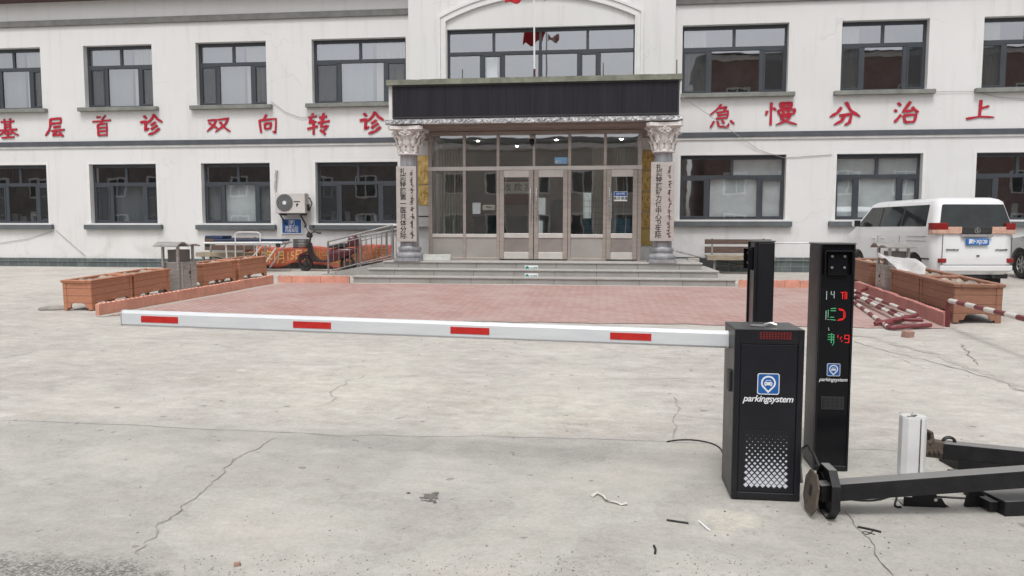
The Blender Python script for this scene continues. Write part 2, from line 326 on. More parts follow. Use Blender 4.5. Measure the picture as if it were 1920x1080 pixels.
# ------------------------------------------------------------------ mesh helpers
def wm(o):
    m = Matrix.LocRotScale(o.location, o.rotation_euler, None)
    return wm(o.parent) @ m if o.parent else m
class MB:
    def __init__(s): s.v = []; s.f = []; s.mi = []; s.cur = 0
    def add(s, vs, fs):
        k = len(s.v); s.v += [Vector(p) for p in vs]
        for f in fs: s.f.append([i+k for i in f]); s.mi.append(s.cur)
        return s
    def box(s, x0, x1, y0, y1, z0, z1):
        x0,x1 = sorted((x0,x1)); y0,y1 = sorted((y0,y1)); z0,z1 = sorted((z0,z1))
        return s.add([(x0,y0,z0),(x1,y0,z0),(x1,y1,z0),(x0,y1,z0),(x0,y0,z1),(x1,y0,z1),(x1,y1,z1),(x0,y1,z1)],
                     [(3,2,1,0),(4,5,6,7),(0,1,5,4),(1,2,6,5),(2,3,7,6),(3,0,4,7)])
    def obox(s, m, dx, dy, dz):           # box centred on matrix m
        a = MB().box(-dx/2,dx/2,-dy/2,dy/2,-dz/2,dz/2); return s.add([m@p for p in a.v], a.f)
    def bar(s, p, q, w, h, up=(0,0,1)):   # rectangular bar from p to q
        p,q = Vector(p),Vector(q); d = (q-p); L = d.length; d = d/L
        u = Vector(up); 
        if abs(d.dot(u)) > .98: u = Vector((0,1,0))
        r = d.cross(u).normalized(); u = r.cross(d)
        c = [p+r*a*w/2+u*b*h/2 for a,b in ((-1,-1),(1,-1),(1,1),(-1,1))]; e = [x+d*L for x in c]
        return s.add(c+e, [(3,2,1,0),(4,5,6,7),(0,1,5,4),(1,2,6,5),(2,3,7,6),(3,0,4,7)])
    def cyl(s, p, q, r0, r1=None, n=12, cap=True):
        r1 = r0 if r1 is None else r1
        p,q = Vector(p),Vector(q); d = (q-p).normalized(); u = Vector((0,0,1)) if abs(d.z)<.9 else Vector((1,0,0))
        a = d.cross(u).normalized(); b = a.cross(d)
        vs = [p+(a*math.cos(t)+b*math.sin(t))*r0 for t in [2*math.pi*i/n for i in range(n)]] + [q+(a*math.cos(t)+b*math.sin(t))*r1 for t in [2*math.pi*i/n for i in range(n)]]
        fs = [(i,i+n,(i+1)%n+n,(i+1)%n) for i in range(n)]
        if cap: fs += [tuple(range(n)), tuple(range(2*n-1,n-1,-1))]
        return s.add(vs, fs)
    def tube(s, pts, r, n=8, closed=False, rr=None):
        pts = [Vector(p) for p in pts]; N = len(pts); vs = []; a = None
        for i,p in enumerate(pts):
            if closed: d = pts[(i+1)%N]-pts[i-1]
            else: d = pts[min(i+1,N-1)]-pts[max(i-1,0)]
            d = d.normalized()
            if a is None: a = d.cross(Vector((0,0,1)) if abs(d.z)<.9 else Vector((1,0,0))).normalized()
            a = (a - d*a.dot(d)).normalized(); b = a.cross(d); q = rr[i] if rr else r
            vs += [p+(a*math.cos(t)+b*math.sin(t))*q for t in [2*math.pi*k/n for k in range(n)]]
        fs = []
        for i in range(N if closed else N-1):
            j = (i+1)%N
            fs += [(i*n+k, j*n+k, j*n+(k+1)%n, i*n+(k+1)%n) for k in range(n)]
        if not closed: fs += [tuple(range(n)), tuple(range(N*n-1,(N-1)*n-1,-1))]
        return s.add(vs, fs)
    def lathe(s, prof, c=(0,0,0), n=24, fn=None):
        c = Vector(c); vs = []
        for r,z in prof:
            for k in range(n):
                t = 2*math.pi*k/n; q = fn(r,z,t) if fn else r
                vs.append(c+Vector((q*math.cos(t), q*math.sin(t), z)))
        fs = []
        for i in range(len(prof)-1): fs += [(i*n+k, i*n+(k+1)%n, (i+1)*n+(k+1)%n, (i+1)*n+k) for k in range(n)]
        fs += [tuple(range(n-1,-1,-1)), tuple(range((len(prof)-1)*n, len(prof)*n))]
        return s.add(vs, fs)
    def prism(s, poly, m, th):            # 2-D polygon in m's XY plane, thickness along m's Z
        n = len(poly); vs = [m@Vector((x,y,0)) for x,y in poly]+[m@Vector((x,y,th)) for x,y in poly]
        return s.add(vs, [tuple(range(n-1,-1,-1)), tuple(range(n,2*n))]+[(i,(i+1)%n,(i+1)%n+n,i+n) for i in range(n)])
    def loft(s, rings, cap=True):
        n = len(rings[0]); vs = [p for r in rings for p in r]; fs = []
        for i in range(len(rings)-1): fs += [(i*n+k, i*n+(k+1)%n, (i+1)*n+(k+1)%n, (i+1)*n+k) for k in range(n)]
        if cap: fs += [tuple(range(n-1,-1,-1)), tuple(range((len(rings)-1)*n, len(rings)*n))]
        return s.add(vs, fs)
    def mesh(s, name, mats):
        me = bpy.data.meshes.new(name); me.from_pydata([tuple(p) for p in s.v], [], s.f)
        for m in (mats if isinstance(mats, (list,tuple)) else [mats]): me.materials.append(m)
        me.polygons.foreach_set('material_index', s.mi); me.update(); return me
    def build(s, name, mats, parent=None, world=False, smooth=False, bevel=0, origin=None, seg=2, normals=True):
        if world and parent:
            im = wm(parent).inverted(); s.v = [im@p for p in s.v]
        if origin is not None:
            origin = Vector(origin); s.v = [p-origin for p in s.v]
        me = s.mesh(name, mats)
        if normals:
            b = bmesh.new(); b.from_mesh(me); bmesh.ops.recalc_face_normals(b, faces=b.faces); b.to_mesh(me); b.free()
        o = bpy.data.objects.new(name, me); COL.objects.link(o)
        if origin is not None: o.location = origin
        if parent: o.parent = parent
        if smooth:
            me.polygons.foreach_set('use_smooth', [True]*len(me.polygons)); me.set_sharp_from_angle(angle=R(smooth if smooth > 1 else 40))
        if bevel:
            md = o.modifiers.new('bevel','BEVEL'); md.width = bevel; md.segments = seg; md.limit_method = 'ANGLE'; md.angle_limit = R(35)
        return o
def tag(o, label=None, cat=None, group=None, kind=None):
    for k,v in (('label',label),('category',cat),('group',group),('kind',kind)):
        if v: o[k] = v
    return o
def thing(name, label, cat, loc, rz=0, group=None, rot=None):
    o = bpy.data.objects.new(name, None); COL.objects.link(o); o.empty_display_size = .2
    o.location = loc; o.rotation_euler = rot or (0,0,rz); return tag(o, label, cat, group)
def copy_tree(o, parent=None):
    c = o.copy(); COL.objects.link(c)
    if parent: c.parent = parent
    for ch in [x for x in bpy.data.objects if x.parent == o]: copy_tree(ch, c)
    return c
def frame(o, x, y, z=None):               # matrix from origin + x axis + y axis
    x = Vector(x).normalized(); y = Vector(y); y = (y-x*y.dot(x)).normalized(); z = x.cross(y)
    return Matrix(((x.x,y.x,z.x,o[0]),(x.y,y.y,z.y,o[1]),(x.z,y.z,z.z,o[2]),(0,0,0,1)))
def FRONT(x, y, z): return frame((x,y,z), (1,0,0), (0,0,1))   # X right, Y up, Z towards the street
def text_mb(body, size, m, extrude=.003, shear=0, offset=0, line=1.0, align='CENTER', width=1.0, squash=1.0):
    cu = bpy.data.curves.new('lettering','FONT'); cu.body = body; cu.size = size; cu.extrude = extrude/2; cu.shear = shear; cu.offset = offset
    cu.space_line = line; cu.space_character = width; cu.align_x = align; cu.align_y = 'CENTER'; cu.resolution_u = 3
    o = bpy.data.objects.new('lettering', cu); COL.objects.link(o)
    dg = bpy.context.evaluated_depsgraph_get(); me = bpy.data.meshes.new_from_object(o.evaluated_get(dg))
    mb = MB(); mb.add([m@Vector((v.co.x*squash, v.co.y, v.co.z)) for v in me.vertices], [list(p.vertices) for p in me.polygons])
    bpy.data.objects.remove(o); bpy.data.curves.remove(cu); bpy.data.meshes.remove(me)
    return mb
def rrect(x0, x1, y0, y1, r, n=5):
    p = []
    for cx,cy,a in ((x1-r,y0+r,-90),(x1-r,y1-r,0),(x0+r,y1-r,90),(x0+r,y0+r,180)):
        p += [(cx+r*math.cos(R(a+90*i/n)), cy+r*math.sin(R(a+90*i/n))) for i in range(n+1)]
    return p
def ring_poly(mb, m, cx, cy, r0, r1, th, n=28, a0=0, a1=360):
    for i in range(n):
        a = R(a0+(a1-a0)*i/n); b = R(a0+(a1-a0)*(i+1)/n)
        mb.prism([(cx+r0*math.cos(a),cy+r0*math.sin(a)),(cx+r1*math.cos(a),cy+r1*math.sin(a)),(cx+r1*math.cos(b),cy+r1*math.sin(b)),(cx+r0*math.cos(b),cy+r0*math.sin(b))], m, th)
def arc(p, q, sag, n=14):
    p,q = Vector(p),Vector(q); return [p.lerp(q, i/n)-Vector((0,0,4*sag*(i/n)*(1-i/n))) for i in range(n+1)]
def grid_pts(f, nu, nv):
    return [f(i/nu, j/nv) for j in range(nv+1) for i in range(nu+1)], [(j*(nu+1)+i, j*(nu+1)+i+1, (j+1)*(nu+1)+i+1, (j+1)*(nu+1)+i) for j in range(nv) for i in range(nu)]

# ------------------------------------------------------------------ setting: ground, road, paving, cracks
from mathutils import noise as mn
def axis(segs):
    out = []
    for a,b,n in segs: out += [a+(b-a)*i/n for i in range(n)]
    return out+[segs[-1][1]]
xs = axis([(-300,-40,6),(-40,-14,13),(-14,12,60),(12,40,14),(40,300,6)]); ys = axis([(-300,-30,6),(-30,2,16),(2,8,40),(8,21,44),(21,60,8),(60,400,6)])
def gu(x, y):   # gentle waviness of the old slab
    k = .006*mn.noise(Vector((x*.7,y*.7,3.1)))+.004*mn.noise(Vector((x*2.1,y*2.1,8.)))
    return gz(x,y)+k*(1 if -20<x<20 and -5<y<21 else 0)
mb = MB(); mb.add([(x,y,gu(x,y)) for y in ys for x in xs], [(j*len(xs)+i, j*len(xs)+i+1, (j+1)*len(xs)+i+1, (j+1)*len(xs)+i) for j in range(len(ys)-1) for i in range(len(xs)-1)])
ground = mb.build('ground', M_GROUND, smooth=60); tag(ground, kind='structure')

mb = MB(); edge = []
for i in range(241):
    x = -12+i*.1
    base = 2.9
    edge.append((x, base+.05*mn.noise(Vector((x*3,0,0)))+.03*mn.noise(Vector((x*11,5,0)))))
vs = []; 
for x,y in edge: vs += [(x,y,gu(x,y)+.003),(x,y-.12,gu(x,y-.12)+.008),(x,y-.6,gu(x,y-.6)+.010),(x,-14,gu(x,-14)+.012)]
mb.add(vs, [(4*i+k,4*i+4+k,4*i+5+k,4*i+1+k) for i in range(240) for k in range(3)])
tag(mb.build('road', M_ROAD, smooth=60), kind='structure')

KL0, KL1 = PG(196,590), PG(515,532); KR0, KR1 = PG(1766,613), PG(1600,546)
YP0, YP1 = 10.95, 15.95
def kx(a, b, y): return a.x+(b.x-a.x)*(y-a.y)/(b.y-a.y)
mb = MB()
f = lambda u,v: ((lambda y: ((lambda x: (x,y,gu(x,y)+.008))((1-u)*(kx(KL0,KL1,y)+.16)+u*(kx(KR0,KR1,y)-.02))))(YP0+.12*mn.noise(Vector((u*30,0,0)))*(1-v)+(YP1-YP0)*v))
mb.add(*grid_pts(f, 60, 24)); tag(mb.build('red_paving', M_PAVE, smooth=60), kind='structure')
mb = MB()
f = lambda u,v: ((lambda y: ((lambda x: (x,y,gu(x,y)+.006))(kx(KL0,KL1,y)+.02+u*.17)))(YP0-.1+(YP1-YP0+.1)*v))
mb.add(*grid_pts(f, 2, 24)); tag(mb.build('pavement_edge_strip', mat('edge_strip',(.40,.385,.34),.9,var=.15), smooth=60), kind='structure')

def crack(pts, w, m=M_CRACK, jit=.02, sub=8, up=.004):
    P = [PG(*p) for p in pts]; Q = []
    for a,b in zip(P,P[1:]):
        for k in range(sub): Q.append(a.lerp(b,k/sub))
    Q.append(P[-1]); vs = []
    for i,p in enumerate(Q):
        d = (Q[min(i+1,len(Q)-1)]-Q[max(i-1,0)]); nrm = Vector((-d.y,d.x,0)).normalized()
        c = p+nrm*jit*(mn.noise(Vector((p.x*6,p.y*6,1)))+.6*mn.noise(Vector((p.x*19,p.y*19,4))))
        ww = w*(.35+1.1*abs(mn.noise(Vector((p.x*8,p.y*8,9)))))*(.4 if i in (0,len(Q)-1) else 1)
        for s in (-1,1):
            q = c+nrm*s*ww/2; vs.append((q.x,q.y,gu(q.x,q.y)+up))
    MBc = MB().add(vs, [(2*i,2*i+1,2*i+3,2*i+2) for i in range(len(Q)-1)])
    return MBc.build('crack', m, parent=ground)
crack([(0,789),(110,792),(250,798),(400,806),(560,812),(640,818),(720,816),(780,820),(900,818),(1050,822),(1150,824),(1250,828),(1345,832)], .010, M_JOINT, .012)
crack([(1445,842),(1500,841),(1560,843),(1640,842),(1690,846)], .010, M_JOINT, .012)
crack([(252,1042),(275,1012),(300,985),(330,960),(350,945),(385,912),(410,893),(432,866),(470,845),(515,822)], .015, M_JOINT, .05)
crack([(305,985),(345,948),(372,925)], .006, M_CRACK, .04); crack([(410,893),(436,862),(452,856)], .008, M_CRACK, .05)
crack([(1262,745),(1268,752),(1272,768),(1266,788),(1270,806),(1262,822)], .014, M_JOINT, .03)
crack([(1800,646),(1810,654),(1816,668),(1826,676),(1832,684)], .02, M_CRACK, .05)
crack([(1585,958),(1600,985),(1628,1010),(1640,1030),(1652,1058),(1675,1082)], .008, M_CRACK, .02)
crack([(1600,640),(1650,655),(1720,672),(1790,690),(1870,712),(1925,738)], .03, M_JOINT, .08)
crack([(1655,662),(1700,678),(1735,692)], .010, M_JOINT, .05)
crack([(605,760),(627,748),(622,735),(660,712),(690,702)], .010, M_JOINT, .05)
crack([(0,672),(60,660),(110,648),(135,645)], .012, M_JOINT, .06)
crack([(790,700),(835,697),(900,700),(965,702)], .010, M_JOINT, .03); crack([(1130,710),(1200,712),(1290,709),(1360,711)], .010, M_JOINT, .03)
crack([(640,548),(500,575),(380,592)], .004, M_JOINT, .02)

crack([(1590,628),(1640,634),(1690,648),(1750,662),(1820,690),(1880,712),(1930,735)], .16, mat('dirt_band', (.40,.375,.34), .95, var=.2, vs=9), .12, up=.003)
def patch(c, rx, ry, m, name, n=40, seed=1, rag=.5, up=.0045, rot=0):
    vs = [(c.x,c.y,gu(c.x,c.y)+up)]
    for i in range(n):
        t = 2*math.pi*i/n; k = 1+rag*mn.noise(Vector((math.cos(t)*1.7+seed,math.sin(t)*1.7,seed)))+rag*.7*mn.noise(Vector((math.cos(t)*6,math.sin(t)*6,seed)))
        a,b = rx*k*math.cos(t), ry*k*math.sin(t)
        x,y = c.x+a*math.cos(rot)-b*math.sin(rot), c.y+a*math.sin(rot)+b*math.cos(rot); vs.append((x,y,gu(x,y)+up))
    return MB().add(vs, [(0,i+1,(i+1)%n+1) for i in range(n)]).build(name, m, parent=ground)
patch(PG(810,931), .040, .040, M_OIL, 'oil_stain', rag=.9); patch(PG(766,925), .014, .010, M_OIL, 'oil_stain', seed=4)
for k_,(px_,py_,a__,b__) in enumerate(((797,934,.030,.010),(800,928,.022,.008),(806,940,.026,.010),(815,943,.012,.009),(818,925,.018,.012),(796,939,.02,.006))): patch(PG(px_,py_), a__, b__, M_OIL, 'oil_stain', seed=11+k_*3, rag=.8)

# ------------------------------------------------------------------ the hospital
D = 19.6
hosp = thing('hospital_building', 'long white two storey hospital with grey bands, framed windows and a columned entrance porch', 'building', (-1.6, D, gz(-1.6,D)))
def HB(mb, name, m, parent=hosp, **k): return mb.build(name, m, parent=parent, world=True, **k)
YB = 19.42                                     # the central bay stands slightly forward
XBL, XBR = PY(766,90,YB).x, PY(1266,90,YB).x
def wall(mb, x0, x1, z0, z1, y, holes, dep):
    X = sorted({x0,x1}|{h[0] for h in holes}|{h[1] for h in holes}); Z = sorted({z0,z1}|{h[2] for h in holes}|{h[3] for h in holes})
    for a,b in zip(X,X[1:]):
        for c,d in zip(Z,Z[1:]):
            mx_,mz_ = (a+b)/2,(c+d)/2
            if any(h[0]<mx_<h[1] and h[2]<mz_<h[3] for h in holes): continue
            mb.add([(a,y,c),(b,y,c),(b,y,d),(a,y,d)], [(0,1,2,3)])
    for a,b,c,d in holes:
        mb.add([(a,y,c),(b,y,c),(b,y,d),(a,y,d),(a,y+dep,c),(b,y+dep,c),(b,y+dep,d),(a,y+dep,d)], [(0,1,5,4),(1,2,6,5),(2,3,7,6),(3,0,4,7)])
ZT, ZB_ = 7.75, .1
X0w, X1w = -27.0, 28.0
def wx(a, b, y=120): return (PY(a,y,D+.16).x, PY(b,y,D).x) if a < 960 else (PY(a,y,D).x, PY(b,y,D+.16).x)
UZ, UZR, LZ, LZR = (4.90,6.56), (4.97,6.64), (1.74,3.36), (1.84,3.45)
wins = []   # x0,x1,z0,z1,kind
for (a,b) in ((-60,76),(164,285),(373,499),(589,761)):
    x = wx(a,b); wins.append((*x,*UZ,'up'))
for (a,b) in ((1279,1475),(1577,1735),(1842,2010)):
    x = wx(a,b); wins.append((*x,*UZR,'upR'))
for (a,b,k) in ((-45,89,'dark'),(176,294,'half'),(384,507,'pale'),(596,746,'dark')):
    x = wx(a,b,360); wins.append((*x,*LZ,k))
for (a,b,k) in ((1275,1470,'paperA'),(1567,1723,'paperB'),(1828,1990,'dark')):
    x = wx(a,b,360); wins.append((*x,*LZR,k))
wins[0] = (wins[1][0]-3.15, wins[0][1], *wins[0][2:])
wins[7] = (wins[8][0]-3.15, wins[7][1], *wins[7][2:])
for i,k in ((1,-3.1),(1,-6.2)): pass
wins.append((-20.3,-18.4,*UZ,'up')); wins.append((-20.3,-18.4,*LZ,'dark'))
wins.append((wins[6][1]+1.4,wins[6][1]+3.4,*UZR,'upR')); wins.append((wins[6][1]+1.4,wins[6][1]+3.4,*LZR,'dark'))
for k in (1,2,3):
    wins.append((wins[6][1]+1.4+3.6*k,wins[6][1]+3.4+3.6*k,*UZR,'upR')); wins.append((wins[6][1]+1.4+3.6*k,wins[6][1]+3.4+3.6*k,*LZR,'dark'))
cx0, cx1 = PY(838,100,YB).x, PY(1192,100,YB).x
mb = MB(); dep = .25
wall(mb, X0w, XBL, ZB_, ZT, D, [w[:4] for w in wins if w[1] < XBL+.3 and w[1]<0 and True], dep)
wall(mb, XBR, X1w, ZB_, ZT, D, [w[:4] for w in wins if w[0] > XBR-.3], dep)
DOOR = (-4.12,.94,.5,3.9)
wall(mb, XBL, XBR, ZB_, 9.3, YB, [(cx0,cx1,4.9,6.66), DOOR], .16)
for x in (XBL,XBR): mb.add([(x,YB,ZB_),(x,D+.3,ZB_),(x,D+.3,9.3),(x,YB,9.3)], [(0,1,2,3)])
for x in (X0w,X1w): mb.add([(x,D,ZB_),(x,31,ZB_),(x,31,ZT),(x,D,ZT)], [(0,1,2,3)])
mb.add([(X0w,31,ZB_),(X1w,31,ZB_),(X1w,31,ZT),(X0w,31,ZT)], [(0,1,2,3)])
mb.add([(XBL,YB,9.3),(XBR,YB,9.3),(XBR,23,9.3),(XBL,23,9.3)], [(0,1,2,3)]); mb.add([(XBL,23,7),(XBR,23,7),(XBR,23,9.3),(XBL,23,9.3)], [(0,1,2,3)])
for x in (XBL,XBR): mb.add([(x,D+.3,7),(x,23,7),(x,23,9.3),(x,D+.3,9.3)], [(0,1,2,3)])
HB(mb, 'wall', M_WALL, normals=False)
rf = MB()
for a,b in ((X0w,XBL),(XBR,X1w)):
    rf.box(a-.0,b,D-.32,D+.1,ZT,ZT+.18); rf.add([(a,D-.3,ZT+.18),(b,D-.3,ZT+.18),(b,25.3,ZT+1.9),(a,25.3,ZT+1.9),(b,31.2,ZT+.18),(a,31.2,ZT+.18)], [(0,1,2,3),(3,2,4,5)])
HB(rf, 'roof', M_TERRA)
tb = MB(); tb.box(X0w,XBL,D-.06,D-.002,7.10,7.26).box(XBR,X1w,D-.06,D-.002,7.13,7.29); HB(tb, 'cornice_band', M_GREYTRIM, bevel=.008)
db = MB(); db.box(X0w,XBL,D-.05,D-.002,3.86,3.985).box(XBR,X1w,D-.05,D-.002,3.885,4.01); HB(db, 'storey_band', M_BAND, bevel=.006)
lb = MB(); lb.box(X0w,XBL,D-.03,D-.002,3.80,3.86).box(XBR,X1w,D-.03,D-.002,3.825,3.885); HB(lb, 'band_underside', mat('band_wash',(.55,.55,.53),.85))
pl = MB()
for a,b,zt in ((X0w,-5.6,.77),(XBR+.0,X1w,.90)):
    pl.box(a,b,D-.035,D-.002,.3,zt-.10); pl.box(a,b,D-.055,D-.002,zt-.10,zt)
HB(pl, 'plinth', M_TILE, bevel=.004)

def window(x0, x1, z0, z1, kind, y, big=False):
    yf = y+(.13 if big else .19); fr = MB(); w = x1-x0; h = z1-z0; t = .055
    def fb(a,b,c,d,pro=0): fr.box(a,b,yf-.03-pro,yf+.04,c,d)
    fb(x0,x0+t,z0,z1); fb(x1-t,x1,z0,z1); fb(x0+t,x1-t,z0,z0+t); fb(x0+t,x1-t,z1-t-.03,z1)
    zt = z0+h*(.665 if not big else .66); fb(x0+t,x1-t,zt-.045,zt+.045,.004)
    if big: tops = [.25,.5,.75]; lows = [(.185,0),(.30,0),(.5,0),(.705,0),(.81,0)]
    else: tops = [.5]; lows = [(.27,0),(.765,0)]
    for q in tops: fb(x0+w*q-.035,x0+w*q+.035,zt+.045,z1-t-.03,-.003)
    for q,_ in lows: fb(x0+w*q-.05,x0+w*q+.05,z0+t,zt-.045,-.003)
    sash = [(0,.27),(.765,1)] if not big else [(.185,.30),(.705,.81)]
    for a,b in sash:                           # the opening lights carry a second, slimmer frame
        a,b = x0+w*a+.05, x0+w*b-.05; c,d = z0+t, zt-.045; s = .035
        for q in ((a,a+s,c,d),(b-s,b,c,d),(a+s,b-s,c,c+s),(a+s,b-s,d-s,d)): fb(*q, .009)
    fo = HB(fr, 'window', M_FRAME, bevel=.003, seg=1)
    HB(MB().add([(x0+t,yf+.006,z0+t),(x1-t,yf+.006,z0+t),(x1-t,yf+.006,z1-t-.03),(x0+t,yf+.006,z1-t-.03)],[(0,1,2,3)]), 'pane', M_GLASS, parent=fo, normals=False)
    if not big and kind[:5] != 'paper':
        for a,b in sash:
            a,b = x0+w*a+.08, x0+w*b-.08; HB(MB().box(a,b,yf-.036,yf-.033,z0+t+.03,zt-.075), 'insect_screen', M_MESH, parent=fo)
    if y < D or big: return fo
    up = kind.startswith('up')
    sl_ = MB(); e = .16
    sl_.box(x0-e,x1+e,y-.13,y-.002,z0-.115,z0-.012) if up else sl_.box(x0-e,x1+e,y-.11,y-.002,z0-.17,z0-.045)
    HB(sl_, 'sill', M_SILL if up else M_SILLD, parent=fo, bevel=.008)
    if not up:
        HB(MB().box(x0-.12,x1+.12,y-.06,y-.002,z0-.045,z0-.004), 'sill_ledge', M_WHITE, parent=fo, bevel=.004)
        sr = MB(); q_ = .07; sr.box(x0-q_,x0,y-.006,y-.002,z0,z1).box(x1,x1+q_,y-.006,y-.002,z0,z1).box(x0-q_,x1+q_,y-.0055,y-.002,z1,z1+q_); HB(sr, 'surround', M_WHITE, parent=fo)
    # what hangs behind the glass
    yb = yf+.35; room = M_DARKI
    bk = MB().box(x0-.02,x1+.02,yb+.5,yb+.55,z0-.02,z1+.02)
    bk.box(x0-.05,x0-.02,yf+.05,yb+.55,z0-.02,z1+.02).box(x1+.02,x1+.05,yf+.05,yb+.55,z0-.02,z1+.02).box(x0-.05,x1+.05,yf+.05,yb+.55,z1+.02,z1+.05).box(x0-.05,x1+.05,yf+.05,yb+.55,z0-.05,z0-.02)
    HB(bk, 'room_interior', room, parent=fo)
    def cloth(a, b, c, d, m, yy=yf+.10, fold=.008):
        n = max(6,int((b-a)*34)); ph = random.random()*6
        vs = []
        for i in range(n+1):
            x = a+(b-a)*i/n; k = fold*math.sin(ph+x*38)+fold*.6*math.sin(ph*2+x*17)
            vs += [(x,yy+k,c),(x,yy+k,d),(x,yy+k+.006,c),(x,yy+k+.006,d)]
        fs = []
        for i in range(n): fs += [(4*i,4*i+4,4*i+5,4*i+1),(4*i+2,4*i+3,4*i+7,4*i+6),(4*i+1,4*i+5,4*i+7,4*i+3)]
        HB(MB().add(vs,fs), 'curtain', m, parent=fo, smooth=60)
    if kind == 'up': cloth(x0+.02,x0+w*.62,z0+.02,z1-.1,M_CURT); cloth(x0+w*.66,x1-.03,z0+.02,z1-.1,M_CURTB)
    elif kind == 'upR': cloth(x0+.02,x0+w*.24,z0+.02,z1-.1,M_CURTB)
    elif kind == 'half': cloth(x0+.03,x0+w*.95,z0+.03,zt,M_CURT)
    elif kind == 'pale': cloth(x0+.03,x1-.03,z0+.03,zt,M_CURTW,fold=.012)
    elif kind == 'paperA':
        HB(MB().box(x0+w*.30,x1-.03,yf+.06,yf+.064,z0+.08,zt-.04).box(x0+w*.50,x1-.05,yf+.06,yf+.064,zt+.05,z1-.1), 'window_paper', M_CURTW, parent=fo)
    elif kind == 'paperB':
        HB(MB().box(x0+.04,x1-.04,yf+.06,yf+.064,z0+.06,zt-.04).box(x0+.04,x1-.04,yf+.06,yf+.064,zt+.05,z1-.1), 'window_paper', M_CURTW, parent=fo)
    elif kind == 'dark':
        st_ = MB()
        for k in range(5):
            a = x0+w*(.1+.16*k)+random.uniform(-.03,.03); hh = random.uniform(.12,.5)
            st_.box(a,a+random.uniform(.12,.26),yb+.1,yb+.3,z0-.02,z0+hh)
        HB(st_, 'shelf_goods', mat('shelf_goods',(.22,.23,.24),.8,var=.6,vs=4), parent=fo)
    return fo
for wn in wins: window(*wn, D)
wb = window(cx0, cx1, 4.9, 6.66, 'big', YB, True)
bk = MB().box(cx0-.02,cx1+.02,YB+1.0,YB+1.05,4.85,6.7).box(cx0-.05,cx0-.02,YB+.17,YB+1.05,4.85,6.7).box(cx1+.02,cx1+.05,YB+.17,YB+1.05,4.85,6.7).box(cx0-.05,cx1+.05,YB+.17,YB+1.05,6.7,6.75).box(cx0-.05,cx1+.05,YB+.17,YB+1.05,4.80,4.85)
HB(bk, 'room_interior', M_DARKI, parent=wb)
q = cx0+(cx1-cx0)*.24
HB(MB().box(q-.16,q+.12,YB+.26,YB+.27,4.9,6.05), 'curtain', M_WHITE, parent=wb)
# raised moulding round the big window: two jambs and a flat arch
ax0, ax1 = PY(822,60,YB).x, PY(1206,50,YB).x; zs = 6.98; acx = (ax0+ax1)/2
half = (ax1-ax0)/2; rise = .62; rad = (half*half+rise*rise)/(2*rise)
def arch_pts(off, n=28):
    r = rad-off; c = zs+rise-rad; h2 = half-off; z_s = c+math.sqrt(max(0,r*r-h2*h2)); a1 = math.acos(h2/r)
    return [(acx+r*math.cos(a1+(math.pi-2*a1)*i/n), c+r*math.sin(a1+(math.pi-2*a1)*i/n)) for i in range(n+1)]
mo = MB()
for off, wd, th in ((0,.06,.075),(.063,.09,.05),(.156,.045,.065)):
    o_,i_ = arch_pts(off), arch_pts(off+wd); o_ = [(ax1-off,4.9)]+o_+[(ax0+off,4.9)]; i_ = [(ax1-off-wd,4.9)]+i_+[(ax0+off+wd,4.9)]
    m = FRONT(0,YB-.002,0)
    for k in range(len(o_)-1): mo.prism([o_[k],o_[k+1],i_[k+1],i_[k]], m, th)
HB(mo, 'window_moulding', M_WHITE)

